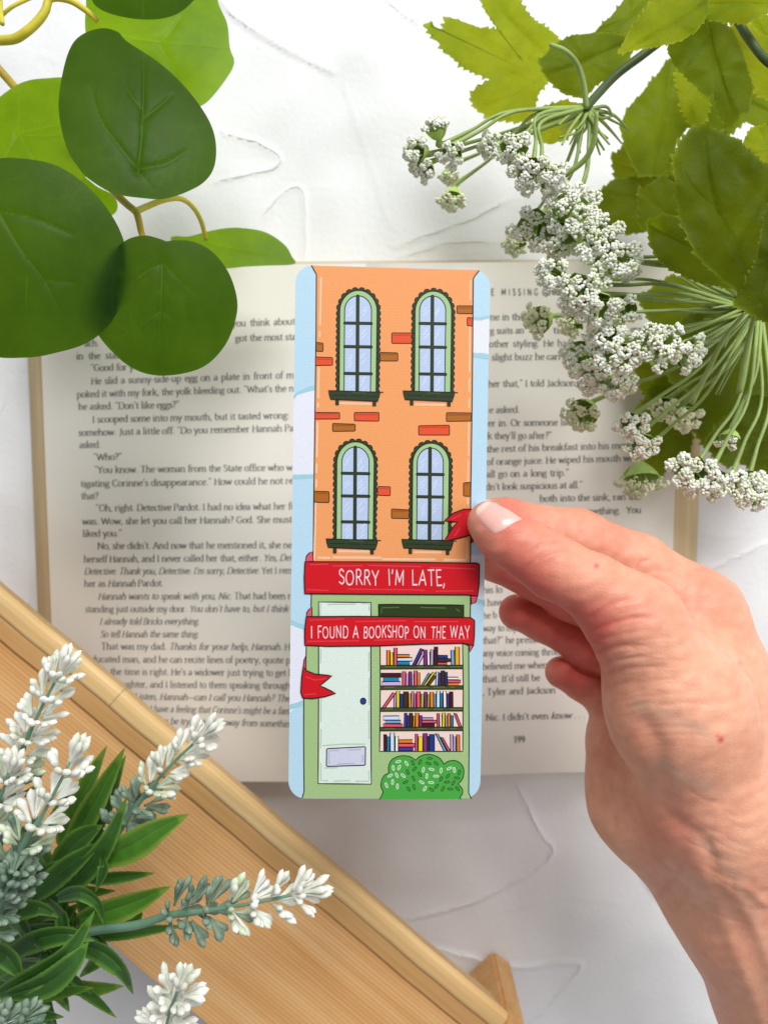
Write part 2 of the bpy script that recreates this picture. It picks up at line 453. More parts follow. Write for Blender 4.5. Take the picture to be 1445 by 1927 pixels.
# ------------------------------------------------------------------ open book
BZ = 0.0
def bk_left(py): return 72+(py-500)*0.0382
def bk_right(py): return 1284-(py-500)*0.034
SPINE = 688.0
def bk_u(px, py):
    return np.where(px < SPINE, (px-SPINE)/(SPINE-bk_left(py)), (px-SPINE)/(bk_right(py)-SPINE))
def bk_z(px, py):
    a = np.abs(bk_u(px, py))
    return 0.0075+0.0125*(1-np.exp(-a/0.11))-0.0055*np.clip(a, 0, 1.2)**2.2
def bk_top(px): return 501-0.0088*(px-100)
def bk_bot(px): 
    t = np.clip((px-560)/560, 0, 1.3); return 1471-18*t*t*(3-2*np.minimum(t, 1))
def make_book():
    tp = NT('page_paper'); c = tp.coord()
    n = tp.noise(900, 4, 0.65, c).outputs[0]
    col = tp.ramp(tp.noise(9, 3, 0.5, c).outputs[0], [(0.3, (0.78, 0.745, 0.675, 1)), (0.7, (0.81, 0.775, 0.71, 1))]).outputs[0]
    paper = tp.done(tp.bsdf(col, 0.75, 0.12, tp.bump(n, 0.3, 0.0002)))
    te = NT('page_edges'); c = te.coord()
    mp = te.n('ShaderNodeMapping'); mp.inputs['Scale'].default_value = (1500, 4, 1500); te.l(c, mp.inputs[0])
    ne = te.noise(1.0, 3, 0.6, mp.outputs[0]).outputs[0]
    mp2 = te.n('ShaderNodeMapping'); mp2.inputs['Scale'].default_value = (110, 14, 110); te.l(c, mp2.inputs[0])
    nf = te.noise(1.0, 3, 0.6, mp2.outputs[0]).outputs[0]
    ecol = te.ramp(nf, [(0.3, (0.50, 0.36, 0.19, 1)), (0.7, (0.66, 0.52, 0.31, 1))]).outputs[0]
    ecol = te.mix(0.35, ecol, te.ramp(ne, [(0.3, (0.35, 0.24, 0.12, 1)), (0.7, (0.75, 0.62, 0.42, 1))]).outputs[0])
    edges = te.done(te.bsdf(ecol, 0.8, 0.1, te.bump(ne, 0.6, 0.0005)))
    ink = mat_plain('printing_ink', (0.085, 0.084, 0.082, 1), 0.7, 0.1)
    cover_m = mat_plain('cover_card', (0.62, 0.55, 0.43, 1), 0.5, 0.3)
    bx = atz(SPINE, 980, 0.0)
    book = thing('open_book', 'open cream paged novel lying under the bookmark', 'book', bx)
    for sgn in (-1, 1):
        NU, NV = 70, 40
        us = np.linspace(0, 1, NU)**1.3; vs = np.linspace(0, 1, NV)
        PXg = np.zeros((NU, NV)); PYg = np.zeros((NU, NV))
        for i, u in enumerate(us):
            for j, v in enumerate(vs):
                py = 500+v*970
                for _ in range(2):
                    px = SPINE-u*(SPINE-bk_left(py)) if sgn < 0 else SPINE+u*(bk_right(py)-SPINE)
                    py = bk_top(px)+v*(bk_bot(px)-bk_top(px))
                PXg[i, j] = px; PYg[i, j] = py
        Z = bk_z(PXg, PYg)
        P = atz(PXg, PYg, Z)
        I = np.arange(NU*NV).reshape(NU, NV)
        F = np.stack([I[:-1, :-1], I[1:, :-1], I[1:, 1:], I[:-1, 1:]], -1).reshape(-1, 4)
        if sgn > 0: F = F[:, ::-1]
        b = MB(); b.add(P.reshape(-1, 3), F.tolist())
        page = b.build('page', paper, book)
        page['label'] = 'left hand page printed with a full column' if sgn < 0 else 'right hand page numbered 199'
        # block of pages under it: sides slope outward
        e = MB()
        ring_top = [P[i, 0] for i in range(NU)]+[P[-1, j] for j in range(1, NV)]+[P[i, -1] for i in range(NU-2, -1, -1)]
        ring_top = np.array(ring_top)-[0, 0, 0.0003]
        low = ring_top.copy(); low[:, 2] = 0.0016
        fan = 0.0115 if sgn < 0 else 0.0152
        for k in range(len(low)):
            w = np.clip((np.abs(k-(NU+NV/2))-NV/2)*-1, 0, 1)
            inside = NU-1 <= k <= NU+NV-2
            if inside: low[k, 0] += sgn*fan
        NR = len(low); K = 7
        rows = [ring_top*(1-s)+low*s+np.array([0, 0, 0.0022*math.sin(math.pi*s)]) for s in np.linspace(0, 1, K)]
        FF = [(k*NR+i, k*NR+i+1, (k+1)*NR+i+1, (k+1)*NR+i) for k in range(K-1) for i in range(NR-1)]
        if sgn < 0: FF = [q[::-1] for q in FF]
        e.add(np.concatenate(rows), FF)
        e.build('page_block', edges, book)
        # printing
    def put(lines, name, parent, lab=None):
        m = MB(); k = 0
        for st in lines:
            for V, F in st:
                px, py = V[:, 0], V[:, 1]
                z = bk_z(px, py)+0.00018+(k % 12)*2e-6; k += 1
                m.add(atz(px, py, z), F)
        o = m.build(name, ink, parent, smooth=False)
        if lab: o['label'] = lab
    XH = 8.1
    L = []
    def t(s, x0, x1, y0, y1, xh=XH, **kw):
        yb = y0+xh*0.5; ye = y1+xh*0.5
        L.append(layout(s, x0, x1, yb, ye, xh, thick=.98, thin=.34, **kw))
    rows = [('you think about',437,556,610,606),('got the most sta',443,557,638,635),('ach.',160,187,648,647),('in the state',144,232,672,670),
     ('`Good for y',171,252,694,692),('He slid a sunny-side-up egg on a plate in front of m',172,553,719,707),
     ('poked it with my fork, the yolk bleeding out. `What\'s the n',145,553,744,732),('he asked. `Don\'t like eggs?"',148,338,767,763),
     ('I scooped some into my mouth, but it tasted wrong:',174,545,791,783),('somehow. Just a little off. `Do you remember Hannah Pa',148,553,816,807),
     ('asked.',150,190,839,838),('`Who?"',176,230,862,861),('`You know. The woman from the State office who w',178,551,886,881),
     ('tigating Corinne\'s disappearance." How could he not re',152,552,912,906),('that?',153,186,935,935),
     ('`Oh, right. Detective Pardot. I had no idea what her fi',181,552,958,954),('was. Wow, she let you call her Hannah? God. She must',155,550,983,979),
     ('liked you."',156,230,1006,1005),('No, she didn\'t. And now that he mentioned it, she ne',184,550,1029,1027),
     ('herself Hannah, and I never called her that, either. *Yes, Det*',158,550,1054,1051),('*Detective. Thank you, Detective. I\'m sorry, Detective.* Yet I rem',159,550,1077,1075),
     ('her as *Hannah* Pardot.',159,308,1100,1099),('*Hannah wants to speak with you, Nic.* That had been r',185,548,1124,1123),
     ('standing just outside my door. *You don\'t have to, but I think*',161,543,1148,1147),('*I already told Bricks everything.*',188,376,1171,1171),
     ('*So tell Hannah the same thing.*',189,375,1195,1195),('That was my dad. *Thanks for your help, Hannah.* H',191,547,1218,1219),
     ('educated man, and he can recite lines of poetry, quote p',165,547,1242,1244),('when the time is right. He\'s a widower just trying to get l',167,547,1265,1268),
     ('daughter, and I listened to them speaking through',215,547,1289,1292),('*. Listen, Hannah_can I call you Hannah? The*',245,546,1312,1316),
     ('*ll. I have a feeling that Corinne\'s might be a fam*',268,545,1335,1340),('*ays be trying to get away from somethin*',297,545,1358,1364)]
    for r in rows: t(*r)
    pages = [o for o in book.children if o.name.startswith('page') and not o.name.startswith('page_b')]
    put(L, 'printed_text', pages[0])
    L.clear()
    rows = [('ne in the',922,986,598,598),('pic',1045,1068,598,598),('es',1190,1208,597,597),('g suits an',922,986,624,623),('tie',1040,1062,623,623),('pepper',1105,1160,622,622),('ers',1186,1207,621,621),
     ('other styling. He had',920,1075,649,647),('slight buzz he carried',925,1078,674,672),('her that," I told Jackson.',918,1086,724,722),
     ('e asked.',920,978,773,772),('er in. Or someone like',918,1080,798,796),('k they\'ll go after?"',917,1038,822,821),
     ('the rest of his breakfast into his mouth.',915,1203,847,839),('of orange juice. He wiped his mouth with',915,1203,871,863),('all go on a long trip."',915,1070,894,891),
     ('dn\'t look suspicious at all."',913,1096,918,914),('both into the sink, ran the',1015,1205,940,936),('mething. You',1105,1206,964,961),
     ('his lo',908,945,1112,1111),('I have',908,948,1136,1135),('he b',908,935,1160,1159),('way to my',908,972,1184,1183),('that?" he pressed.',907,1026,1207,1205),
     ('any voice coming through',907,1068,1231,1228),('believed me when',907,1030,1256,1253),('that. It\'d still be',907,1016,1280,1277),(', Tyler and Jackson',907,1045,1304,1300),
     ('Nic. I didn\'t even *know* . . .',914,1100,1352,1347),('199',966,988,1393,1393,9.0)]
    for r in rows: t(*r)
    for wd, x0, x1 in (('E', 924, 933), ('MISSING', 943, 1012), ('GIRLS', 1020, 1068)):
        n = len(wd); tot = sum(G[c][0] for c in wd)
        sp_ = ((x1-x0)-tot*.56)/max(1, n-1); xx = x0
        for c in wd:
            L.append(layout(c, xx, xx+G[c][0]*.56, 555.5, 555.5, 8.0, thick=1.15, thin=1.0, serif=False)); xx += G[c][0]*.56+sp_
    put(L, 'printed_text', pages[1])
    # paper cover under the blocks
    cv = MB()
    q = [atz(bk_left(500)-6, 497, 0.0), atz(bk_right(500)+8, 488, 0.0), atz(bk_right(1470)+8, 1440, 0.0), atz(bk_left(1470)-6, 1455, 0.0)]
    q = np.array(q)
    # keep it inside the fanned page edges
    z0, z1 = 0.0004, 0.0014
    V = [(*p[:2], z0) for p in q]+[(*p[:2], z1) for p in q]
    cv.add(V, [(0,1,2,3),(7,6,5,4),(0,4,5,1),(1,5,6,2),(2,6,7,3),(3,7,4,0)])
    cv.build('cover', cover_m, book, smooth=False)
make_book()

# ------------------------------------------------------------------ bookmark: a stiff card with a printed illustration
CARD_D = 0.216
INK = {}
def ink(hexc):
    if hexc not in INK:
        t = NT('print_'+hexc.strip('#')); c = t.coord()
        base = lin(hexc, 0.83)
        lo = tuple(x*0.925 for x in base[:3])+(1,)
        col = t.ramp(t.noise(2600, 2, 0.6, c).outputs[0], [(0.35, lo), (0.65, base)]).outputs[0]
        w1 = t.n('ShaderNodeTexWave', wave_type='BANDS', bands_direction='X'); w1.inputs['Scale'].default_value = 380
        w2 = t.n('ShaderNodeTexWave', wave_type='BANDS', bands_direction='Y'); w2.inputs['Scale'].default_value = 380
        t.l(c, w1.inputs['Vector']); t.l(c, w2.inputs['Vector'])
        nr = t.bump(t.mix(0.5, w1.outputs['Fac'], w2.outputs['Fac']), 0.12, 0.0001)
        INK[hexc] = t.done(t.bsdf(col, 0.5, 0.22, nr))
    return INK[hexc]
class Art:
    """flat printed shapes, in photo pixels on the card's face"""
    def __init__(s): s.b = MB(); s.mats = []; s.k = 0
    def mi(s, c):
        m = ink(c)
        if m not in s.mats: s.mats.append(m)
        return s.mats.index(m)
    def put(s, V, F, c, lvl):
        V = np.asarray(V, float)
        h = 0.00002*lvl+1e-6*(s.k % 16); s.k += 1
        s.b.add(atd(V[:, 0], V[:, 1], CARD_D-h), F, s.mi(c))
    def poly(s, pts, c, lvl, outline=None, ow=1.1):
        pts = [tuple(p) for p in pts]
        F = tessellate_polygon([[Vector((x, y, 0)) for x, y in pts]])
        V = np.array(pts)
        F = [f if np.cross(V[f[1]]-V[f[0]], V[f[2]]-V[f[0]]) < 0 else f[::-1] for f in F]
        s.put(V, F, c, lvl)
        if outline: s.line(pts+[pts[0]], outline, ow, lvl+0.8)
    def line(s, pts, c, w, lvl):
        p = np.asarray(pts, float)
        if len(p) > 2 and np.allclose(p[0], p[-1]):
            q = p[:-1]; n = len(q)
            t = np.roll(q, -1, 0)-np.roll(q, 1, 0); t /= np.linalg.norm(t, axis=1)[:, None]+1e-9
            nn = np.stack([-t[:, 1], t[:, 0]], 1)*w
            s.put(np.concatenate([q+nn, q-nn]), [(i, i+n, (i+1) % n+n, (i+1) % n) for i in range(n)], c, lvl); return
        V, F = ribbon(p, w, cap=1)
        s.put(V, F, c, lvl)
    def build(s, name, parent, lab=None):
        o = s.b.build(name, s.mats, parent, smooth=False)
        # faces towards the reader
        bm = bmesh.new(); bm.from_mesh(o.data)
        for f in bm.faces:
            f.normal_update()
            if f.normal.z < 0: f.normal_flip()
        bm.to_mesh(o.data); bm.free()
        if lab: o['label'] = lab
        return o
def densify(pts, step=3.0, closed=True, wob=0.0):
    p = [np.array(q, float) for q in pts]
    if closed: p.append(p[0])
    out = []
    for a, b in zip(p[:-1], p[1:]):
        n = max(1, int(np.linalg.norm(b-a)/step))
        for i in range(n): out.append(a+(b-a)*i/n+rng.normal(0, wob, 2))
    if not closed: out.append(p[-1])
    return out
def roundpoly(c, r, n=8):
    c = [np.array(q, float) for q in c]; out = []
    for i in range(len(c)):
        p, a, b = c[i], c[i-1], c[(i+1) % len(c)]
        u = (a-p)/np.linalg.norm(a-p); v = (b-p)/np.linalg.norm(b-p)
        A, B = p+u*r, p+v*r
        o = p+(u+v)*r
        a0 = math.atan2(*(A-o)[::-1]); a1 = math.atan2(*(B-o)[::-1])
        d = (a1-a0+math.pi) % (2*math.pi)-math.pi
        for k in range(n+1):
            out.append(o+r*np.array([math.cos(a0+d*k/n), math.sin(a0+d*k/n)]))
    return out
BLK, DG, FG, PANE = '1d1a17', '2f3f22', 'a9ce92', 'bfd2f0'
ORG, SKY, CLD, CLE = 'f7a566', 'bfe1f4', 'eceffb', 'a6d5e2'
RED, RDL, RDF, PNK = 'd8101f', 'ea3a48', 'e8586c', 'fadfe4'
WGR, MINT = 'a9c98a', 'e4f3e8'
def C1(x, y): return (530+x*.28373, 480+y*.28373)       # reading grids of three enlargements of the card
def C2(x, y): return (530+x*.29058, 960+y*.29058)
def C3(x, y): return (680+x*.17121, 1190+y*.17121)
CARD = roundpoly([(556.5, 498.5), (922.5, 508), (903, 1503), (542.5, 1503)], 33, 10)
def make_bookmark():
    bm_ = thing('bookmark', 'tall printed bookmark with a brick bookshop and red banner, held over the book', 'bookmark', atd(732, 1000, CARD_D))
    # card body
    n = len(CARD); V = np.array(CARD)
    b = MB()
    top = atd(V[:, 0], V[:, 1], CARD_D); bot = top+AX_F*0.00045
    b.add(np.concatenate([top, bot]), [tuple(range(n))[::-1], tuple(range(n, 2*n))]+[(i, (i+1) % n, (i+1) % n+n, i+n) for i in range(n)])
    b.build('card', ink('f2f4f4'), bm_, smooth=False)
    # sky with clouds
    a = Art()
    a.poly(CARD, SKY, 1)
    def clip(p):
        # keep within the card between its side edges
        x, y = p; t = (y-498)/1005
        return (min(max(x, 556.3-13.8*t), 922.3-19*t), min(max(y, 510), 1500))
    def cloud(pts, side):
        a.poly([clip(p) for p in spline(pts, 5, True)], CLD, 2)
    cloud([(540,748),(560,742),(580,737),(600,732),(600,892),(575,892),(540,896)], 0)
    a.poly([clip(p) for p in [(540,743),(560,737),(580,728),(600,722),(600,733),(580,737),(560,743),(540,752)]], CLE, 3)
    a.poly([clip(p) for p in [(540,893),(570,893),(600,892),(600,899),(570,901),(540,903)]], CLE, 3)
    cloud([(530,1174),(560,1180),(600,1195),(600,1300),(570,1322),(530,1333)], 0)
    a.poly([clip(p) for p in [(530,1166),(560,1172),(600,1183),(600,1196),(560,1181),(530,1176)]], CLE, 3)
    a.poly([clip(p) for p in [(530,1326),(560,1322),(590,1308),(590,1320),(560,1331),(530,1336)]], CLE, 3)
    cloud([(880,602),(905,600),(940,598),(940,664),(905,664),(880,664)], 1)
    a.poly([clip(p) for p in [(880,595),(905,597),(940,593),(940,599),(905,603),(880,602)]], CLE, 3)
    a.poly([clip(p) for p in [(880,663),(905,665),(940,667),(940,676),(905,674),(880,670)]], CLE, 3)
    cloud([(880,1050),(910,1045),(940,1046),(940,1130),(905,1129),(880,1124)], 1)
    a.poly([clip(p) for p in [(880,1124),(905,1128),(940,1130),(940,1138),(905,1137),(880,1131)]], CLE, 3)
    a.build('printed_sky', bm_)
    # brick facade
    a = Art()
    fac = [C1(199, 70), C1(232, 128), C1(228, 600), C1(218, 1300), (590.5, 1062), (885.5, 1062), C1(1253, 1640), C1(1262, 900), C1(1270, 155), C1(1310, 100)]
    a.poly(fac, ORG, 4)
    a.line([C1(199, 70), C1(222, 112), C1(231, 128), C1(229, 500), C1(222, 1000), C1(214, 1600), (589.5, 1060)], BLK, 1.0, 5)
    a.line([C1(1308, 104), C1(1280, 138), C1(1270, 158), C1(1263, 900), C1(1256, 1400), C1(1252, 1650), (885, 1058)], BLK, 1.0, 5)
    HL = 'fcc9a4'
    for y0, y1 in ((152,462),(510,540),(748,945),(985,1006),(1112,1338),(1388,1440),(1492,1536),(1645,2020)):
        f = lambda y: 262-(y-150)*.024
        a.line([C1(f(y0), y0), C1(f(y1), y1)], HL, 1.9, 5)
    for y0, y1 in ((170,295),(475,772),(820,905),(955,1012),(1110,1330),(1360,1500),(1620,1650),(1900,2010)):
        f = lambda y: 1251-(y-150)*.012
        a.line([C1(f(y0), y0), C1(f(y1), y1)], HL, 1.6, 5)
    for x0, x1, y in ((390,588,983),(888,1078,990)): a.line([C1(x0, y), C1(x1, y+3)], HL, 2.2, 5)
    for x0, x1, y in ((370,560,266),(862,1030,272)): a.line([C2(x0, y), C2(x1, y+2)], HL, 2.2, 5)
    for x0, x1, y in ((240,310,308),(335,640,306),(655,990,318),(1055,1190,322)): a.line([C2(x0, y), C2(x1, y+2)], HL, 2.2, 5)
    for x0, y0, x1, y1, k in ((229,580,275,640,1),(225,680,338,730,0),(652,645,770,700,1),(730,518,866,583,0),(1162,338,1265,386,1),(1230,414,1265,468,0),
        (221,1040,385,1088,0),(482,1045,645,1098,0),(338,1117,488,1170,1),(908,1130,1112,1195,0),(1092,1047,1257,1100,1),(215,1567,315,1640,1),(636,1535,720,1593,0),(728,1685,845,1745,1),(1205,1507,1252,1600,1)):
        c = 'b5691f' if k else 'ea552f'; c2 = '9a5516' if k else 'd8431f'
        j = lambda s: s+rng.uniform(-4, 4)
        q = [C1(x0, j(y0)), C1(x1, j(y0+2)), C1(x1, j(y1)), C1(x0, j(y1))]
        q = roundpoly(q, 2.0, 3)
        a.poly(q, c, 5.6, BLK, .8)
        a.line([C1(x0+14, y0+12), C1(x1-14, y0+12)], c2, 1.2, 6.6)
    a.build('printed_facade', bm_)
    # four arched windows
    def window(xl, xr, il, ir, top, itop, bot, sx, sy, sk=0):
        a = Art()
        def arch(x0, x1, yt, yb, n=18):
            cx, r = (x0+x1)/2, (x1-x0)/2
            return [(x0-sk*0.5, yb)]+[(cx-r*math.cos(math.pi*i/n), yt+r*1.12-r*1.12*math.sin(math.pi*i/n)) for i in range(n+1)]+[(x1-sk, yb)]
        oa = arch(xl, xr, top, bot)
        d = np.array(densify(oa, 1.0, False)); L = np.concatenate([[0], np.cumsum(np.linalg.norm(np.diff(d, axis=0), axis=1))])
        n = int(L[-1]/11.3)
        for i in range(n+1):
            s = L[-1]*i/n
            p = np.array([np.interp(s, L, d[:, 0]), np.interp(s, L, d[:, 1])])
            c = np.array([(xl+xr)/2, min(p[1], top+35) if p[1] < top+35 else p[1]])
            u = (p-c)/np.linalg.norm(p-c); p = p+u*.5
            r = 6.3+rng.uniform(-.3, .3)
            q = [(p[0]+r*math.cos(t), p[1]+r*math.sin(t)) for t in np.linspace(0, 2*math.pi, 15)[:-1]]
            a.poly(q, DG, 5.4+(i % 2)*.9, BLK, .7)
        a.poly(oa, FG, 7.6, BLK, .9)
        ia = arch(il, ir, itop, bot)
        a.poly(ia, PANE, 9, BLK, .9)
        xm = (il+ir)/2-.5
        rows = [itop+(bot-itop)*k for k in (.285, .53, .81)]
        for k in range(4):
            y0 = [itop+14]+[r+3 for r in rows]; y1 = rows+[bot]
            for x0, x1 in ((il+4, xm-5), (xm+5, ir-4)):
                yy = (y0[k]+y1[k])/2
                for q in range(2 if rng.random() < .75 else 3):
                    dx = rng.uniform(0, 5); yq = yy-8+q*8+rng.uniform(-2, 2)
                    a.line([(x0+dx, yq+5), (x0+dx+rng.uniform(5, 9), yq-4)], 'd5e2fb', 1.1, 9.9)
        a.line([(xm, itop+1), (xm-1, bot)], BLK, 3.4, 10.2); a.line([(xm, itop+2), (xm-1, bot)], DG, 2.0, 11)
        for r in rows:
            a.line([(il+.5, r), (ir-.5, r+.8)], BLK, 3.0, 10.2); a.line([(il+1, r), (ir-1, r+.8)], DG, 1.7, 11)
        a.build('printed_window', bm_)
        s = Art()                                                       # sill on two brackets
        s.poly([(sx+14, sy+14), (sx+19, sy+14), (sx+19, sy+27), (sx+14, sy+27)], DG, 11.6, BLK, .8)
        s.poly([(sx+84, sy+15), (sx+89, sy+15), (sx+89, sy+29), (sx+84, sy+29)], DG, 11.6, BLK, .8)
        s.poly([(sx, sy), (sx+98, sy+3), (sx+96, sy+9), (sx+93, sy+20), (sx+4, sy+16), (sx+2, sy+7)], DG, 12.8, BLK, .9)
        for x0, x1, y in ((8, 36, 8.5), (42, 64, 9.5), (70, 94, 10.5)): s.line([(sx+x0, sy+y), (sx+x1, sy+y+.5)], BLK, .6, 14)
        s.line([(sx+96, sy+3), (sx+103, sy+3)], BLK, .7, 13.5)
        s.line([(sx+45, sy+4), (sx+70, sy+5)], '3f5230', 1.3, 13.6)
        s.build('printed_sill', bm_)
    window(639.5, 709.5, 648.5, 699, 546.5, 556.5, 737, 618, 735, 2)
    window(781, 849.5, 789.5, 838.5, 548, 557, 738, 758, 735.5, 2)
    window(634, 704, 643.5, 694.5, 831.5, 841, 1015, 613.5, 1014, 2)
    window(776.5, 845, 785, 834, 834, 843, 1016, 755.5, 1015, 2)
    # green ground floor
    a = Art()
    gf = [C2(193, 545), C2(190, 700), C2(160, 880), C2(143, 1300), C2(146, 1830), C2(134, 1858), (569.5, 1502.5), (884.5, 1502.5), C2(1212, 1835), C2(1214, 1500), C2(1212, 900), C2(1222, 700), C2(1222, 545)]
    a.poly(gf, WGR, 4)
    a.line([C2(193, 540), C2(191, 640), C2(192, 700)], BLK, 1.0, 5)
    a.line([C2(160, 875), C2(156, 1050), C2(144, 1200), C2(143, 1500), C2(146, 1820), C2(134, 1862)], BLK, 1.0, 5)
    a.line([C2(1222, 545), C2(1220, 700)], BLK, 1.0, 5)
    a.line([C2(1210, 880), C2(1213, 1500), C2(1210, 1830), C2(1226, 1868)], BLK, 1.0, 5)
    a.poly(densify([C2(627, 610), C2(1178, 615), C2(1178, 705), C2(628, 705)], 20), '2d3d14', 6, BLK, 1.2)
    for q in ([(645, 665), (648, 632), (760, 630)], [(900, 630), (1060, 634)], [(1130, 640), (1150, 655)]): a.line([C2(*p) for p in q], '4f7a2c', 1.0, 7.4)
    a.build('printed_shopfront', bm_)
    a = Art()
    a.poly(densify([C2(240, 595), C2(578, 598), C2(577, 1200), C2(580, 1774), C2(237, 1771), C2(240, 1200)], 30), MINT, 6, BLK, 1.1)
    LN = 'b5cdb6'
    for q in ([(252,605),(250,680)],[(300,610),(480,608)],[(520,605),(568,606),(566,650)],[(255,900),(252,990)],[(256,1220),(254,1370)],[(256,1420),(253,1540)],[(254,1640),(254,1750),(300,1752)],
              [(340,1755),(440,1752)],[(480,1755),(565,1755),(564,1690)],[(566,920),(564,1040)],[(566,1090),(565,1260)],[(564,1300),(566,1480)],[(268,1525),(400,1515),(540,1515)],[(280,1670),(360,1668)]):
        a.line([C2(*p) for p in q], LN, .9, 7.4)
    a.build('printed_door', bm_)
    a = Art()
    a.poly(roundpoly([C2(292, 1545), C2(543, 1532), C2(541, 1652), C2(290, 1660)], 2.5, 4), 'd6d9ee', 7.6, BLK, 1.0)
    for q in ([(308,1640),(306,1560),(370,1555)],[(430,1553),(510,1550)],[(525,1590),(524,1630)],[(360,1645),(470,1640)]): a.line([C2(*p) for p in q], 'b4b8d2', .9, 9)
    a.build('printed_letterbox', bm_)
    a = Art()
    kx, ky = C2(528, 1237)
    a.poly([(kx+5.3*math.cos(t), ky+6*math.sin(t)) for t in np.linspace(0, 2*math.pi, 22)[:-1]], '20408f', 8, BLK, .8)
    a.build('printed_door_knob', bm_)
    # bookshelves
    a = Art()
    a.poly(densify([C3(205, 110), C3(1110, 115), C3(1118, 600), C3(1112, 1308), C3(200, 1308), C3(208, 600)], 12), 'f8ddd3', 6, BLK, 1.0)
    for y in (365, 590, 830, 1045):
        a.poly([C3(205, y), C3(1112, y-4), C3(1112, y+34), C3(205, y+38)], '45532a', 10.2, BLK, .9)
        for x in (260, 620, 800, 980): a.line([C3(x, y+14), C3(x+rng.uniform(40, 130), y+13)], '5d7033', 1.3, 11.6)
    a.build('printed_bookshelf', bm_)
    a = Art()
    PAL = dict(O='f6871f', Y='f5da12', P='ee5a78', M='8e2a8e', W='fbf4e6', L='bfaedd', D='4a1220', B='183a94', N='4a2a17', S='78aedd', G='f1b20e', T='1b86b4', A='cfe6fa', U='4a359a', V='d7b5e2', H='b3c532', K='6b4a18')
    bl = (360, 590, 830, 1053, 1306)
    sh = [['O275,310,195','Y318,350,222','P358,392,170','O395,530,243,275','A395,558,280,316','T398,530,318,358','/U560,650,175,30','/V600,664,228,26','M682,718,190','W722,752,220','L760,792,188','D798,835,158','B835,948,252,286','N830,978,288,324','P832,942,330,358','S985,1022,195','G1028,1076,160'],
      ['D215,440,450,492','T238,412,492,540','V225,428,543,588','P450,485,428','L488,518,455','M522,552,430','W556,575,455','P580,615,420','G618,642,440','/S655,738,445,22','/K712,795,470,30','/Y678,785,435,26','A818,843,430','U847,871,440','N874,912,420','B918,943,435','W948,1062,492,520','P950,1090,522,554','O950,1070,556,588'],
      ['/P228,345,660,32','V358,382,690','Y386,420,645','B425,459,675','N463,513,650','G519,546,670','L549,572,648','P576,602,672','P608,648,650','H654,686,675','M690,721,652','H725,748,680','O752,791,655','S796,820,675','A825,863,645','T865,893,668','W898,933,645','U937,964,672','D967,1003,652'],
      ['A240,412,920,964','S262,432,966,1002','P238,455,1005,1042','U471,497,885','B499,527,910','N530,563,885','G567,587,915','O591,629,885','M634,663,910','L665,790,938,964','P665,825,966,998','D665,805,1000,1048','P831,856,890','W859,886,910','Y889,919,885','V923,944,912','O947,976,888','T979,1006,910','/P1078,1015,885,28'],
      ['D247,277,1120','T281,312,1145','A317,363,1105','W369,404,1142','O408,560,1182,1217','P410,585,1220,1260','U412,570,1262,1304','P591,617,1115','Y624,674,1145','M678,723,1110','N725,745,1140','B747,801,1118','/S908,812,1110,30','/P950,868,1150,27','V977,1007,1120','L1011,1040,1145','O1044,1077,1122']]
    for base, row in zip(bl, sh):
        for k, e in enumerate(row):
            lean = e[0] == '/'; e = e.lstrip('/')
            c = PAL[e[0]]; v = [float(q) for q in e[1:].split(',')]
            j = rng.uniform(-3, 3, 8)
            if lean:
                xb, xt, yt, w = v
                q = [(xb, base), (xb+w, base), (xt+w, yt+8), (xt, yt)]
            elif len(v) == 3: q = [(v[0]+j[0], base), (v[1]+j[0], base), (v[1]+j[1], v[2]+j[2]), (v[0]+j[1], v[2])]
            else: q = [(v[0], v[3]), (v[1], v[3]+j[3]), (v[1], v[2]+j[4]), (v[0], v[2])]
            a.poly([C3(*p) for p in q], c, 7.2+(k % 3)*.05+(1.2 if lean else 0), BLK, .95)
    a.build('printed_books', bm_)
    # bush
    a = Art()
    arcs = [[(200,1835),(222,1795),(240,1755)],[(240,1755),(215,1690),(225,1620),(255,1570),(300,1548)],[(300,1548),(300,1470),(340,1395),(430,1358),(530,1365),(595,1405)],[(595,1405),(650,1360),(740,1340),(840,1370),(890,1420),(905,1450)],
        [(905,1450),(960,1415),(1040,1412),(1105,1460),(1125,1530),(1110,1610),(1060,1668)],[(1060,1668),(1105,1715),(1110,1770),(1080,1818)],[(1080,1818),(1090,1828),(1092,1833)]]
    out = []
    for s in arcs: out += list(spline(s, 6))[:-1]
    out.append((1092, 1833))
    px = [C3(*p) for p in out]
    a.poly(px, '4cae45', 6, None)
    a.line(px, BLK, .8, 7)
    lt = [(405,1420,75),(495,1440,-35),(350,1490,-10),(415,1485,25),(315,1575,60),(388,1570,-25),(458,1575,-50),(275,1680,-20),(342,1645,5),(395,1693,0),(680,1510,10),(770,1505,-75),(718,1580,5),(875,1518,5),(965,1495,65),(1020,1512,-10),(820,1580,90),(662,1648,-60),(765,1650,-85),(697,1718,30)]
    dk = [(565,1435,-25),(645,1425,25),(750,1385,90),(735,1440,-70),(820,1440,-50),(585,1500,40),(508,1535,-20),(640,1560,-35),(572,1605,-25),(485,1645,65),(518,1722,-40),(578,1700,-15),(770,1730,-60),(825,1692,40),(895,1720,30),(875,1610,30),(950,1580,40),(1075,1540,15),(1048,1600,-85),(1010,1655,30),(940,1645,85),(975,1722,-85),(1055,1718,-40)]
    for lst, c in ((lt, 'e2f2dc'), (dk, '2c5c2a')):
        for x, y, r in lst:
            r = math.radians(r); e = []
            for t in np.linspace(0, 2*math.pi, 13)[:-1]:
                u, v = 11*math.cos(t), 29*math.sin(t)
                e.append(C3(x+u*math.cos(r)+v*math.sin(r), y-u*math.sin(r)*-1-v*math.cos(r)))
            a.line(e+[e[0]], c, .75, 8)
    a.build('printed_bush', bm_)
    # red banner wound round the building, in four pieces
    a = Art()
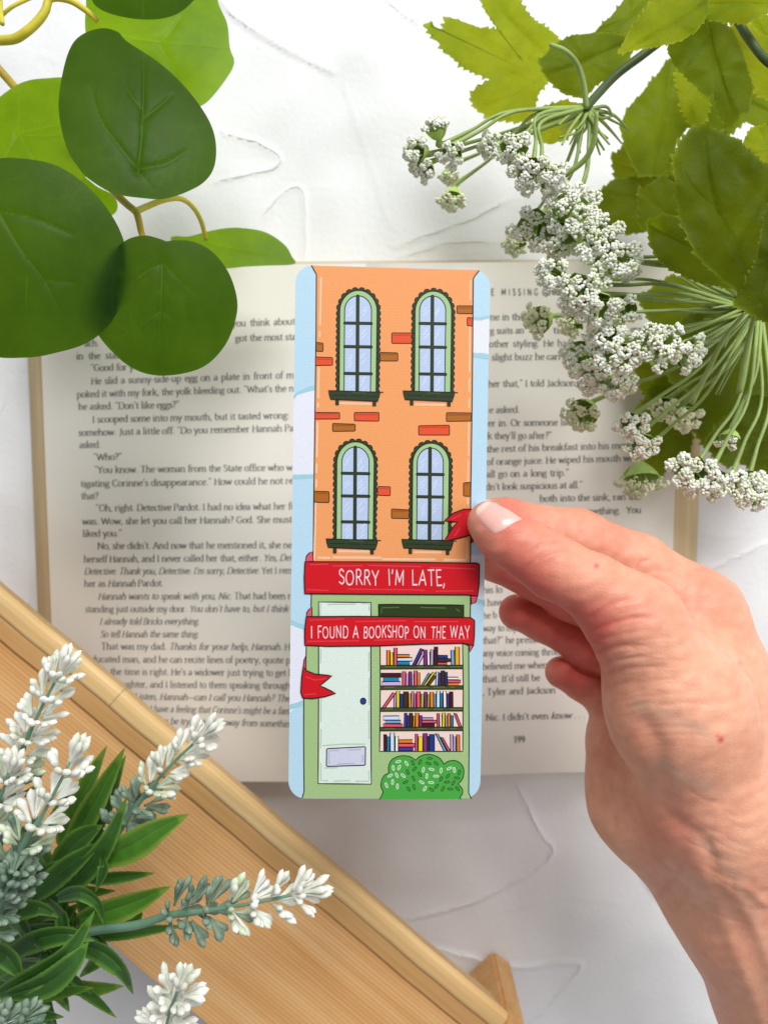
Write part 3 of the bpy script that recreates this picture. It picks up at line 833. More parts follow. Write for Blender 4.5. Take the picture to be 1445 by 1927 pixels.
    a.poly([C2(*p) for p in [(155,335),(160,300),(178,278),(200,268),(206,335)]], RDF, 7, BLK, 1.0)
    a.poly([C2(*p) for p in [(1224,545),(1272,545),(1256,596),(1228,610)]], RDF, 7, BLK, 1.0)
    a.poly([C2(*p) for p in [(160,695),(163,665),(178,642),(196,630),(197,695)]], RDF, 7, BLK, 1.0)
    a.poly([C2(*p) for p in [(1165,855),(1247,845),(1238,880),(1218,918),(1212,880)]], RDF, 7, BLK, 1.0)
    a.poly([C2(*p) for p in [(158,1030),(140,1020),(146,970),(157,945)]], RDF, 7, BLK, 1.0)
    a.poly(densify([C2(*p) for p in [(152,334),(700,336),(1262,344),(1278,352),(1277,480),(1268,556),(1200,548),(700,545),(150,540),(147,440)]], 8), RED, 15, BLK, 1.2)
    a.poly(densify([C2(*p) for p in [(160,690),(500,688),(900,694),(1225,697),(1248,716),(1247,800),(1242,875),(1170,862),(900,868),(640,878),(300,882),(150,874),(150,780)]], 8), RED, 15, BLK, 1.2)
    a.poly(densify([C2(*p) for p in [(140,1010),(160,1040),(215,1062),(325,1072),(248,1136),(350,1186),(280,1208),(200,1220),(138,1217),(125,1180),(130,1090)]], 8), RED, 15, BLK, 1.2)
    a.poly(densify([C2(*p) for p in [(1228,-6),(1180,-6),(1110,20),(1052,70),(1138,76),(1095,130),(1052,202),(1140,182),(1228,160)]], 8), RED, 15, BLK, 1.2)
    a.poly([C2(*p) for p in [(1224,160),(1236,160),(1238,205),(1226,215)]], RED, 14, BLK, .9)
    for q in ([(185,352),(300,350)],[(330,362),(520,360)],[(560,358),(900,366)],[(960,372),(1250,380)],[(165,515),(300,520)],[(430,512),(860,516),(925,520)],[(1000,525),(1240,522)],
              [(185,712),(400,705)],[(480,722),(800,716)],[(860,722),(1140,722)],[(170,850),(500,846)],[(600,842),(850,838)],[(900,838),(1210,836)],
              [(160,1080),(215,1100),(290,1090)],[(150,1195),(220,1190)],[(1160,30),(1100,60)],[(1150,120),(1120,165)],[(1195,25),(1215,15)]):
        a.line([C2(*p) for p in q], RDL, 1.2, 16.4)
    ban = a.build('printed_banner', bm_)
    a = Art()
    def words(lst, h, y0, y1, w):
        for s, x0, x1 in lst:
            t0, t1 = [(q-190)/1025 for q in (x0, x1)]
            yy0 = y0+(y1-y0)*t0; yy1 = y0+(y1-y0)*t1
            X0, Y0 = C2(x0, yy0); X1, Y1 = C2(x1, yy1)
            tw = textwidth(s); k = h*.29058/15*.95; xx = X0; kx = (X1-X0)/tw
            for c in s:                                             # hand lettering: every letter its own height, lean and base line
                adv = G[c][0]*kx; kk = k*rng.uniform(.93, 1.06); dy = rng.uniform(-.9, .9); y = Y0+(Y1-Y0)*(xx-X0)/max(1, X1-X0)+dy
                cx_, th = xx+adv/2, rng.uniform(-.05, .05)
                for V, F in layout(c, xx+adv*.05, xx+adv*.93, y, y, kk*10, serif=False, mono=w/kk*.84, jitter=.3):
                    d = V-[cx_, y-7*kk]
                    a.put(np.stack([cx_+d[:, 0]*math.cos(th)-d[:, 1]*math.sin(th), y-7*kk+d[:, 0]*math.sin(th)+d[:, 1]*math.cos(th)], 1), F, PNK, 17.5)
                xx += adv
    words([('SORRY',366,634),("I'M",684,800),('LATE,',838,1062)], 100, 478, 488, 1.75)
    words([('I',184,206),('FOUND',230,436),('A',458,502),('BOOKSHOP',528,826),('ON',850,936),('THE',966,1064),('WAY',1086,1220)], 76, 824, 826, 1.5)
    a.build('lettering', ban)
make_bookmark()

# ------------------------------------------------------------------ hand: one continuous surface grown from a distance field
def smin(a, b, k):
    h = np.clip(0.5+0.5*(b-a)/k, 0, 1)
    return b+(a-b)*h-k*h*(1-h)
def cone(P, a, b, ra, rb):
    ab = b-a; t = np.clip(((P-a)@ab)/(ab@ab), 0, 1).astype(np.float32)
    d = P-a.astype(np.float32)-t[..., None]*ab.astype(np.float32)
    return np.sqrt(np.einsum('...i,...i->...', d, d))-(ra+(rb-ra)*t)
def hp(px, py, d, r): return np.append(atd(px, py, d/100.0), r/100.0)
THUMB = [hp(921,984,20.85,.60), hp(950,1008,20.75,.72), hp(1000,1040,20.65,.76), hp(1042,1068,20.55,.82), hp(1115,1105,20.6,.86), hp(1195,1172,20.75,1.10)]
INDEX = [hp(866,985,22.5,.66), hp(950,988,22.75,.76), hp(1085,1014,23.15,.87), hp(1200,1064,23.35,.93), hp(1318,1150,23.2,1.13)]
MIDDLE = [hp(850,1015,23.1,.62), hp(930,1048,23.4,.68), hp(1075,1118,24.0,.80), hp(1180,1170,24.3,.88), hp(1310,1240,24.2,1.10)]
RING = [hp(972,1152,24.5,.57), hp(1020,1168,24.8,.62), hp(1105,1212,25.2,.76), hp(1200,1250,25.4,.85), hp(1310,1320,25.2,1.10)]
PINKY = [hp(1055,1265,25.3,.52), hp(1095,1285,25.6,.56), hp(1155,1322,26.0,.64), hp(1210,1345,26.1,.74), hp(1300,1400,25.8,1.0)]
CHAINS = [THUMB, INDEX, MIDDLE, RING, PINKY]
PALM = [(hp(1195,1172,20.75,1.10), hp(1275,1330,21.3,1.75), .9), (hp(1275,1330,21.3,1.75), hp(1345,1520,22.2,1.75), .9), (hp(1345,1520,22.2,1.6), hp(1440,1740,23.3,1.7), 1.2),
        (hp(1318,1155,22.9,1.08), hp(1440,1420,22.9,1.35), .9), (hp(1440,1420,22.9,1.35), hp(1490,1720,23.2,1.7), .9),
        (hp(1310,1240,24.2,1.10), hp(1400,1480,24.4,1.4), .9),
        (hp(1310,1320,25.2,1.10), hp(1370,1540,25.2,1.4), .9),
        (hp(1300,1400,25.8,1.0), hp(1300,1560,25.3,1.5), .9), (hp(1192,1395,24.6,1.45), hp(1228,1500,24.4,1.80), .8), (hp(1228,1500,24.4,1.80), hp(1380,1690,24.2,1.85), 1.0),
        (hp(1380,1690,24.2,1.85), hp(1480,1880,24.4,1.9), 1.0), (hp(1480,1880,24.4,1.9), hp(1640,2200,25.4,2.4), 1.0),
        (hp(1440,1740,23.3,1.7), hp(1540,2000,24.0,2.1), 1.0), (hp(1490,1720,23.2,1.7), hp(1620,2020,24.2,2.2), 1.0), (hp(1540,2000,24.0,2.1), hp(1660,2250,25.0,2.6), 1.0),
        (hp(1270,1290,22.6,1.5), hp(1400,1420,23.4,1.7), .8), (hp(1195,1230,22.3,.8), hp(1290,1200,23.0,.9), .7)]
def hand_sdf(P):
    palm = None
    for a, b, k in PALM:
        d = cone(P, a[:3], b[:3], a[3], b[3])
        palm = d if palm is None else smin(palm, d, k/100)
    res = None
    for ci, ch in enumerate(CHAINS):
        c = None
        for a, b in zip(ch[:-1], ch[1:]):
            d = cone(P, a[:3], b[:3], a[3], b[3])
            c = d if c is None else smin(c, d, 0.0028)
        c = smin(c, palm, 0.008 if ci else 0.009)
        res = c if res is None else smin(res, c, 0.0009)
    return res
def surface_nets(fn, lo, hi, h):
    n = np.ceil((hi-lo)/h).astype(int)+1
    ax = [lo[i]+h*np.arange(n[i]) for i in range(3)]
    f = np.empty(n, np.float32)
    for i0 in range(0, n[0], 16):
        X = np.stack(np.meshgrid(ax[0][i0:i0+16], ax[1], ax[2], indexing='ij'), -1).astype(np.float32)
        f[i0:i0+16] = fn(X)
    s = f < 0
    c = [s[i:n[0]-1+i, j:n[1]-1+j, k:n[2]-1+k] for i in (0, 1) for j in (0, 1) for k in (0, 1)]
    cnt = sum(q.astype(np.int8) for q in c)
    act = np.argwhere((cnt > 0) & (cnt < 8))
    idx = -np.ones(np.array(n)-1, np.int64); idx[tuple(act.T)] = np.arange(len(act))
    acc = np.zeros((len(act), 3)); num = np.zeros(len(act))
    cor = [(i, j, k) for i in (0, 1) for j in (0, 1) for k in (0, 1)]
    for a in range(8):
        for b in range(a+1, 8):
            A, B = np.array(cor[a]), np.array(cor[b])
            if np.abs(A-B).sum() != 1: continue
            fa = f[tuple((act+A).T)]; fb = f[tuple((act+B).T)]
            m = (fa < 0) != (fb < 0)
            t = fa/(fa-fb+1e-20)
            acc[m] += (A+t[:, None]*(B-A))[m]; num[m] += 1
    V = lo+h*(act+acc/num[:, None])
    F = []
    for d in range(3):
        e, g_ = [(1, 2), (2, 0), (0, 1)][d]
        sl0 = [slice(1, -1)]*3; sl0[d] = slice(0, -1)
        sl1 = list(sl0); sl1[d] = slice(1, None)
        a = s[tuple(sl0)]; b = s[tuple(sl1)]
        for inv in (0, 1):
            q = np.argwhere((a & ~b) if not inv else (~a & b))
            off = np.ones(3, int); off[d] = 0; q = q+off
            E = np.zeros(3, int); E[e] = 1; H = np.zeros(3, int); H[g_] = 1
            quad = np.stack([idx[tuple((q-E-H).T)], idx[tuple((q-H).T)], idx[tuple(q.T)], idx[tuple((q-E).T)]], 1)
            F.append(quad if not inv else quad[:, ::-1])
    return V, np.concatenate(F)
def grad(P, e=2e-4):
    P = P.astype(np.float32)
    return np.stack([hand_sdf(P+np.array(o, np.float32)*e)-hand_sdf(P-np.array(o, np.float32)*e) for o in ((1,0,0),(0,1,0),(0,0,1))], -1)
def make_hand():
    allp = np.array([q for c in CHAINS for q in c]+[x for p in PALM for x in p[:2]])
    lo = (allp[:, :3]-allp[:, 3:]).min(0)-0.008; hi = (allp[:, :3]+allp[:, 3:]).max(0)+0.014
    lo[1] = max(lo[1], -0.188); hi[0] = min(hi[0], 0.145)
    V, F = surface_nets(hand_sdf, lo, hi, 0.00055)
    N = grad(V); N /= np.linalg.norm(N, axis=1)[:, None]+1e-12
    V = V-N*hand_sdf(V.astype(np.float32))[:, None]
    px, py, dd = topx(V)
    face = np.clip(-(N@AX_F), 0, 1)**0.5
    # skin folds, drawn where the photo shows them: (points, depth mm, half width px)
    folds = [([(990,1052),(1005,1034),(1034,1021),(1068,1017)],.20,3.0),([(1000,1040),(1018,1022),(1036,1012)],.12,2.5),([(1008,1058),(1030,1042),(1064,1032)],.16,3.0),([(1020,1066),(1046,1052),(1074,1040)],.1,2.5),
      ([(1107,1163),(1143,1139),(1180,1128),(1206,1122)],.22,4.5),([(1109,1190),(1150,1172),(1190,1162),(1228,1157)],.38,5),([(1114,1206),(1160,1196),(1226,1184)],.20,4),([(1119,1226),(1168,1216),(1228,1216)],.36,5),
      ([(1126,1250),(1175,1240),(1240,1236)],.22,4),([(1132,1270),(1184,1258),(1262,1254)],.26,5),([(1138,1296),(1190,1284),(1280,1276)],.18,4),([(1150,1322),(1220,1308),(1300,1304)],.15,4),
      ([(1096,1010),(1090,990),(1098,968)],.18,4),([(998,985),(994,965),(1000,945)],.12,3.5),([(1196,1070),(1206,1058),(1226,1052)],.35,5),([(1212,1078),(1250,1074),(1290,1086)],.15,5),
      ([(1200,1350),(1235,1400),(1240,1480),(1262,1540),(1320,1590)],.9,20),([(1262,1540),(1320,1580),(1345,1640)],.6,14),([(1330,1575),(1342,1610),(1356,1650)],.14,8),
      ([(1160,1560),(1158,1540),(1166,1520)],.25,7),([(1230,1692),(1270,1650),(1300,1600)],.3,8),([(1262,1720),(1290,1685),(1296,1650)],.2,6)]
    for k in range(34):
        t_ = k/33; x0, y0 = 1106+60*t_**1.3+rng.uniform(0, 30), 1150+260*t_+rng.uniform(-4, 4)
        L_ = rng.uniform(70, 170); sl = -.36+.30*t_+rng.uniform(-.05, .05)
        folds.append(([(x0, y0), (x0+L_*.35, y0+L_*.35*sl-4), (x0+L_*.7, y0+L_*.7*sl*.8-6), (x0+L_, y0+L_*sl*.5-2)], rng.uniform(.05, .14), 2.9))
    for k in range(10):
        x0, y0 = 1000+rng.uniform(-14, 34), 1045+rng.uniform(-22, 26)
        folds.append(([(x0, y0), (x0+16, y0-14), (x0+40, y0-22)], rng.uniform(.05, .12), 2.7))
    for k in range(16):
        x0, y0 = rng.uniform(1280, 1380), rng.uniform(1480, 1720); L_ = rng.uniform(40, 90)
        folds.append(([(x0, y0), (x0+L_*.5, y0+L_*.28), (x0+L_, y0+L_*.4)], rng.uniform(.05, .12), 3.2))
    disp = np.zeros(len(V)); groove = np.zeros(len(V))
    for pts, dep, w in folds:
        q = spline(pts, 5)
        m = (px > q[:, 0].min()-5*w) & (px < q[:, 0].max()+5*w) & (py > q[:, 1].min()-5*w) & (py < q[:, 1].max()+5*w)
        d, _, par = segdist(px[m], py[m], q)
        fade = np.clip(np.minimum(par, 1-par)*4+.15, 0, 1)
        if w > 3: fade = np.clip((1-par)*3+.1, 0, 1)*np.clip(par*8+.5, 0, 1)
        e = dep*fade*np.exp(-(d/w)**2)
        disp[m] -= e*0.001*1.25; groove[m] += np.clip(e*2.2, 0, 1)*(2.95 < w < 10)
    # tendons and veins stand proud
    for pts, h, w in (([(1330,1640),(1390,1690),(1440,1790),(1480,1900)],.7,14),([(1300,1600),(1340,1690),(1400,1830),(1440,1940)],.9,16),([(1376,1660),(1400,1668),(1440,1700)],.5,9)):
        q = spline(pts, 5); d, _, par = segdist(px, py, q); disp += h*.001*np.exp(-(d/w)**2)*np.clip(par*5, 0, 1)
    # fine lattice of lines
    for k in range(60):
        a = rng.normal(0.55, .5); fx = rng.uniform(.05, .28)
        ph = rng.uniform(0, 6.28)
        disp += 0.000014*np.sin((px*math.sin(a)+py*math.cos(a))*fx+ph+1.3*np.sin(px*.021+k)+1.1*np.sin(py*.017+2*k))
    disp = disp*np.where(dd < 0.252, 1, 0.3)
    V = V+N*(disp*face)[:, None]
    # tint: redder finger ends and palm (part skin, part shade put into colour), pale stretched skin over the thumb
    red = np.zeros(len(V))
    for x, y, r, w in ((1000,1150,70,1.1),(1080,1265,70,1.2),(960,1085,80,1.0),(1090,1180,60,.8),(940,975,45,.55),(960,950,60,.5),(1160,985,80,.35),(1340,1095,60,.25),(1190,1160,60,.35),(1110,1180,50,.45),(1260,1560,70,.55),(1150,1420,80,.25),(1060,1005,40,.25)):
        red += w*np.exp(-((px-x)**2+(py-y)**2)/r**2)
    for x, y, r, w in ((1355,1392,5.5,1.8),(1122,1065,4.5,1.2),(1391,1248,4,.7),(1349,1384,3,.8)):
        red += w*np.exp(-((px-x)**2+(py-y)**2)/r**2)
    red += .35*groove
    vein = np.zeros(len(V))
    for pts, w in (([(1330,1590),(1380,1650),(1420,1720),(1445,1800)],11),([(1200,1330),(1230,1335),(1290,1360),(1320,1378)],14),([(1240,1440),(1300,1470),(1330,1480)],14)):
        q = spline(pts, 5); d, _, _ = segdist(px, py, q); vein += np.exp(-(d/w)**2)
    t = NT('skin'); c = t.coord()
    base = t.ramp(t.noise(55, 4, 0.6, c).outputs[0], [(0.3, lin('df9d80')), (0.7, lin('ecb496'))]).outputs[0]
    at = t.n('ShaderNodeAttribute'); at.attribute_name = 'red'
    av = t.n('ShaderNodeAttribute'); av.attribute_name = 'vein'
    rf = t.n('ShaderNodeMath', operation='MULTIPLY', use_clamp=True); rf.inputs[1].default_value = .8; t.l(at.outputs['Fac'], rf.inputs[0])
    col = t.mix(rf.outputs[0], base, lin('d2685c'))
    vf = t.n('ShaderNodeMath', operation='MULTIPLY', use_clamp=True); vf.inputs[1].default_value = .35; t.l(av.outputs['Fac'], vf.inputs[0])
    col = t.mix(vf.outputs[0], col, lin('c4a893'))
    mott = t.ramp(t.noise(260, 3, 0.6, c).outputs[0], [(0.35, (0.93, 0.88, 0.87, 1)), (0.65, (1, 1, 1, 1))]).outputs[0]
    col = t.mix(1.0, col, mott, 'MULTIPLY')
    mp = t.n('ShaderNodeMapping'); mp.inputs['Rotation'].default_value = (0, 0, .55); mp.inputs['Scale'].default_value = (430, 1500, 700); t.l(c, mp.inputs[0])
    nr = t.bump(t.noise(1.0, 4, 0.6, mp.outputs[0]).outputs[0], 0.3, 0.00025)
    vo = t.n('ShaderNodeTexVoronoi', feature='DISTANCE_TO_EDGE'); vo.inputs['Scale'].default_value = 950; t.l(c, vo.inputs['Vector'])
    nr = t.bump(t.ramp(vo.outputs['Distance'], [(0, (0, 0, 0, 1)), (.25, (1, 1, 1, 1))]).outputs[0], 0.22, 0.00012, nr)
    b = t.bsdf(col, 0.46, 0.35, nr)
    b.inputs['Subsurface Weight'].default_value = 0.35
    b.inputs['Subsurface Radius'].default_value = (1.0, 0.32, 0.18)
    b.inputs['Subsurface Scale'].default_value = 0.0035
    skin = t.done(b)
    ob = MB(); ob.add(V, F.tolist())
    o = ob.build('person', skin, None, attrs=dict(red=red, vein=vein))
    o['label'] = "person's bare right hand and wrist, thumb on top, pinching the bookmark's edge"
    o['category'] = 'person'
    # thumb nail, laid on the thumb's surface
    def hit(x, y):
        d = np.full(np.shape(x), 0.195)
        for _ in range(60):
            d = d+hand_sdf(atd(x, y, d).astype(np.float32))*.8
        return d
    nails = [[(893,962),(896,951),(906,943),(921,940),(952,955),(978,972),(984,977),(970,984),(948,998),(931,1006),(924,1003),(908,988),(897,974)]]
    for pts in nails:
        q = spline(pts, 5, True); c0 = q.mean(0); n = len(q)
        K = 9; rows = []
        for k in range(K):
            s = 1-k/(K-1)*.97
            rows.append(c0+(q-c0)*s)
        R = np.array(rows)
        D = hit(R[..., 0], R[..., 1])
        rho = np.linspace(1, 0, K)[:, None]
        lift = 0.00008+0.00050*(1-rho**3)
        P = atd(R[..., 0], R[..., 1], D)+(-AX_F)*lift[..., None]
        P[0] += AX_F*0.0003
        I = np.arange(K*n).reshape(K, n)
        FF = [(I[k, i], I[k, (i+1) % n], I[k+1, (i+1) % n], I[k+1, i]) for k in range(K-1) for i in range(n)]
        FF.append(tuple(I[K-1]))
        tn = NT('nail'); cc = tn.coord()
        at = tn.n('ShaderNodeAttribute'); at.attribute_name = 'free'
        colr = tn.ramp(at.outputs['Fac'], [(0.0, lin('eab5a8')), (0.78, lin('ecb0a6')), (0.86, lin('f3d9cc'))]).outputs[0]
        lun = tn.n('ShaderNodeAttribute'); lun.attribute_name = 'lun'
        colr = tn.mix(lun.outputs['Fac'], colr, lin('f2d8d2'))
        bb = tn.bsdf(colr, 0.24, 0.5, tn.bump(tn.noise(300, 2, .5, cc).outputs[0], .15, .0002))
        bb.inputs['Subsurface Weight'].default_value = .2; bb.inputs['Subsurface Scale'].default_value = .002; bb.inputs['Subsurface Radius'].default_value = (1, .4, .3)
        nm = tn.done(bb)
        ax = np.array([-.62, -.62]); u = (R.reshape(-1, 2)-c0)@ax/np.abs((q-c0)@ax).max()
        lunula = np.exp(-(((R.reshape(-1, 2)-np.array([960, 990]))/14)**2).sum(1))*.6
        m = MB(); m.add(P.reshape(-1, 3), [f[::-1] for f in FF])
        no = m.build('thumbnail', nm, o, attrs=dict(free=np.clip(u*.5+.5, 0, 1), lun=lunula))
make_hand()

# ------------------------------------------------------------------ wooden stand, lower left
def make_stand():
    def wood(name, a, b_, c_, scale, ang, lines):
        t = NT(name); c = t.coord()
        rot = t.n('ShaderNodeMapping'); rot.inputs['Rotation'].default_value = (0, 0, ang); t.l(c, rot.inputs[0])
        mp = t.n('ShaderNodeMapping'); mp.inputs['Scale'].default_value = (6*scale, 130*scale, 60*scale); t.l(rot.outputs[0], mp.inputs[0])
        n1 = t.noise(1.0, 5, 0.6, mp.outputs[0]).outputs[0]
        mp2 = t.n('ShaderNodeMapping'); mp2.inputs['Scale'].default_value = (14, 900, 400); t.l(rot.outputs[0], mp2.inputs[0])
        n2 = t.noise(1.0, 4, 0.65, mp2.outputs[0]).outputs[0]
        mp3 = t.n('ShaderNodeMapping'); mp3.inputs['Scale'].default_value = (5, 26, 20); t.l(rot.outputs[0], mp3.inputs[0])
        n3 = t.noise(1.0, 2, 0.5, mp3.outputs[0]).outputs[0]
        col = t.ramp(n1, [(0.25, a), (0.5, b_), (0.75, c_)]).outputs[0]
        col = t.mix(1.0, col, t.ramp(n3, [(0.3, (0.90, 0.84, 0.77, 1)), (0.65, (1, 1, 1, 1))]).outputs[0], 'MULTIPLY')
        col = t.mix(1.0, col, t.ramp(n2, [(0.3, (0.90, 0.86, 0.82, 1)), (0.6, (1, 1, 1, 1))]).outputs[0], 'MULTIPLY')
        h = n2
        if lines:
            wv = t.n('ShaderNodeTexWave', wave_type='BANDS', bands_direction='Y'); wv.inputs['Scale'].default_value = lines
            wv.inputs['Distortion'].default_value = 1.6; wv.inputs['Detail'].default_value = 2; wv.inputs['Detail Scale'].default_value = .35
            ms = t.n('ShaderNodeMapping'); ms.inputs['Scale'].default_value = (.12, 1, 1); t.l(rot.outputs[0], ms.inputs[0]); t.l(ms.outputs[0], wv.inputs['Vector'])
            col = t.mix(1.0, col, t.ramp(wv.outputs['Fac'], [(0.0, (0.86, 0.78, 0.69, 1)), (0.38, (1, 1, 1, 1))]).outputs[0], 'MULTIPLY')
            h = t.mix(.5, n2, wv.outputs['Fac'])
        return t.done(t.bsdf(col, 0.5, 0.28, t.bump(h, 0.25, 0.0003)))
    Zt = 0.052
    A = atz(-40, 1077, Zt); B = atz(957, 1917, Zt)
    ex = (B-A); Lx = np.linalg.norm(ex); ex = ex/Lx
    ey = np.array([ex[1], -ex[0], 0.0])                        # towards the lower left, inside the board
    if ey[0] > 0: ey = -ey
    ang = math.atan2(ex[1], ex[0])
    rail_m = wood('pine_rail', lin('dcb375'), lin('e9c68c'), lin('f2d7a6'), 1.0, -ang, 0)
    rail2 = wood('pine_dark', lin('c79a62'), lin('d8ab70'), lin('e6be86'), 1.2, -ang, 0)
    panel_m = wood('pine_panel', lin('d9a162'), lin('ecbb80'), lin('f5d29e'), 0.8, -ang, 190)
    base = A.copy(); base[2] = 0
    st = thing('wooden_stand', 'pale pine stand with a grooved edge rail, lying across the lower corner beneath the lavender', 'wooden stand', base)
    ez = np.array([0, 0, 1.0])
    def extrude(profile, s0, s1, name, mat, nseg=30, closed=True):
        """profile: (y inward, z) pairs swept along the rail"""
        b = MB(); pr = np.array(profile); n = len(pr)
        rows = []
        for s in np.linspace(s0, s1, nseg):
            w = 0.00018*math.sin(s*90)+0.0001*math.sin(s*260)
            rows.append(A+ex*s+ey*(pr[:, :1]+w)+ez*(pr[:, 1:]-Zt))
        F = [(k*n+i, k*n+(i+1) % n, (k+1)*n+(i+1) % n, (k+1)*n+i) for k in range(nseg-1) for i in range(n)]
        F += [tuple(range(n))[::-1], tuple((nseg-1)*n+i for i in range(n))]
        b.add(np.concatenate(rows), F)
        o = b.build(name, mat, st, smooth=False)
        bm = bmesh.new(); bm.from_mesh(o.data); bmesh.ops.recalc_face_normals(bm, faces=bm.faces); bm.to_mesh(o.data); bm.free()
        return o
    # rail: rounded outer lip, groove, inner strip; split where two lengths of moulding meet
    z = Zt
    lip = [(0.0072,z-.022),(0.003,z-.010),(0.0,z-.003),(.0004,z-.0014),(.0014,z-.0004),(.003,z),(.0062,z),(.0072,z-.0004),(.0078,z-.0012),(.0078,z-.022)]
    strip = [(.0080,z-.022),(.0080,z-.0022),(.0088,z-.0016),(.0150,z-.0019),(.0158,z-.0026),(.0158,z-.022)]
    cut = np.linalg.norm(atz(228, 1303, Zt)-A)
    extrude(lip, -0.02, cut, 'edge_rail', rail_m)
    extrude(lip, cut+0.0002, Lx, 'edge_rail', rail_m)
    extrude(strip, -0.02, Lx-.001, 'inner_strip', rail2)
    # panel, its far side where the table shows again below the plant
    q = atz(235, 1800, Zt-.004); depth = (q-A)@ey
    pan = [(.0160,z-.018),(.0160,z-.0042),(.0166,z-.0036),(depth-.0007,z-.0036),(depth,z-.0042),(depth,z-.018)]
    extrude(pan, -0.02, Lx-.004, 'panel', panel_m)
    # post under the rail's end
    zt = 0.046
    c0, c1, c3 = atz(926, 1785, 0.0), atz(961, 1809, 0.0), atz(856, 1850, 0.0)
    bm = bmesh.new()
    vs = [c0, c1, c1+(c3-c0), c3]
    lowv = [bm.verts.new(tuple(v+[0, 0, .0008])) for v in vs]; upv = [bm.verts.new(tuple(v+np.array([0, 0, zt-.003]))) for v in vs]
    bm.faces.new(lowv[::-1]); bm.faces.new(upv)
    for i in range(4): bm.faces.new((lowv[i], lowv[(i+1) % 4], upv[(i+1) % 4], upv[i]))
    bmesh.ops.recalc_face_normals(bm, faces=bm.faces)
    bmesh.ops.bevel(bm, geom=list(bm.edges), offset=.0012, segments=2, affect='EDGES')
    bmesh.ops.translate(bm, verts=bm.verts, vec=tuple(-base))
    me = bpy.data.meshes.new('post'); bm.to_mesh(me); bm.free()
    me.materials.append(wood('pine_post', lin('cf9a60'), lin('e0b075'), lin('edc48d'), 1.0, 1.3, 0))
    o = bpy.data.objects.new('post', me); COL.objects.link(o); o.parent = st
make_stand()

# ------------------------------------------------------------------ leaves
def sheet_leaf(outline, d_fn, name, mat, parent, veins=(), K=44, smooth_n=5, jag=0, jag_len=9, relief=0.00018, wavy=0.0, sharp=False, vw=3.0, label=None, center=None):
    """a leaf traced as an outline; d_fn(px, py, rho) gives its distance from the lens; veins are grooves"""
    q = np.array(densify(outline, 4.0)) if sharp else spline(outline, smooth_n*2, True)
    if jag:
        L = np.concatenate([[0], np.cumsum(np.linalg.norm(np.diff(np.concatenate([q, q[:1]]), axis=0), axis=1))])
        s = np.arange(0, L[-1], 2.0)
        qq = np.concatenate([q, q[:1]])
        q = np.stack([np.interp(s, L, qq[:, 0]), np.interp(s, L, qq[:, 1])], 1)
        c = q.mean(0); t = np.roll(q, -2, 0)-np.roll(q, 2, 0); t /= np.linalg.norm(t, axis=1)[:, None]+1e-9
        nn = np.stack([t[:, 1], -t[:, 0]], 1)
        ph = np.cumsum(rng.uniform(.3, 1.7, len(s)))*2.0/jag_len
        ta = rng.uniform(.15, 1.35, int(ph[-1])+2)
        saw = (ph % 1.0)*ta[ph.astype(int)]
        amp = jag*(.7+.6*np.interp(s, np.linspace(0, L[-1], 14), rng.uniform(0, 1, 14)))
        area2 = np.sum(q[:, 0]*np.roll(q[:, 1], -1)-np.roll(q[:, 0], -1)*q[:, 1])
        q = q+nn*(saw*amp)[:, None]*(1 if area2 > 0 else -1)
    if not jag:
        L = np.concatenate([[0], np.cumsum(np.linalg.norm(np.diff(np.concatenate([q, q[:1]]), axis=0), axis=1))])
        s = np.linspace(0, L[-1], int(L[-1]/3.2)+1)[:-1]; qq = np.concatenate([q, q[:1]])
        q = np.stack([np.interp(s, L, qq[:, 0]), np.interp(s, L, qq[:, 1])], 1)
    c0 = q.mean(0) if center is None else np.array(center, float); n = len(q)
    rr = np.linspace(1, 0, K+1)[:-1]
    qs = q.copy()
    for _ in range(14): qs = .5*qs+.25*np.roll(qs, 1, 0)+.25*np.roll(qs, -1, 0)
    R = np.array([c0+((q if k == 0 else qs)-c0)*r for k, r in enumerate(rr)])
    R = np.concatenate([R.reshape(-1, 2), c0[None]])
    rho = np.concatenate([np.repeat(rr, n), [0]])
    RM = np.linalg.norm(q-c0, axis=1).max()
    re = np.clip(np.linalg.norm(R-c0, axis=1)/RM, 0, 1)
    D = d_fn(R[:, 0], R[:, 1], re)
    vein = np.zeros(len(R))
    for pts, dep in veins:
        dist, _, par = segdist(R[:, 0], R[:, 1], spline(pts, 5))
        w = vw*(1.15-.7*par)
        e = np.exp(-(dist/w)**2)*np.clip((1-par)*5, 0, 1)
        D = D+dep*relief*(e+.9*np.exp(-(dist/(3.2*w))**2))
        vein = np.maximum(vein, .8*np.exp(-((dist-.0*w)/(.4*w))**2)*np.clip((1-par)*4, 0, 1))
    if wavy:
        a0 = np.arctan2(R[:, 1]-c0[1], R[:, 0]-c0[0])
        D = D+wavy*re**2*(np.sin(a0*5+c0[0])+.6*np.sin(a0*9+c0[1]))+wavy*.5*np.sin(R[:, 0]*.07+c0[1])*np.sin(R[:, 1]*.06+c0[0])
    P = atd(R[:, 0], R[:, 1], D)
    F = [(k*n+i, k*n+(i+1) % n, (k+1)*n+(i+1) % n, (k+1)*n+i) for k in range(K-1) for i in range(n)]
    F += [((K-1)*n+i, (K-1)*n+(i+1) % n, K*n) for i in range(n)]
    P0, P1, P2 = P[F[0][0]], P[F[0][1]], P[F[0][2]]
    if np.cross(P1-P0, P2-P0) @ AX_F > 0: F = [f[::-1] for f in F]
    b = MB(); b.add(P, F)
    rim = np.clip((rho-.93)/.07, 0, 1)**2
    o = b.build(name, mat, parent, attrs=dict(vein=vein, rim=rim))
    if label: o['label'] = label
    return o
def tilt(d0, cx, cy, sx, sy, cup=0.0, R=130.0):
    return lambda px, py, rho: d0+sx*(px-cx)/R+sy*(py-cy)/R+cup*rho**2
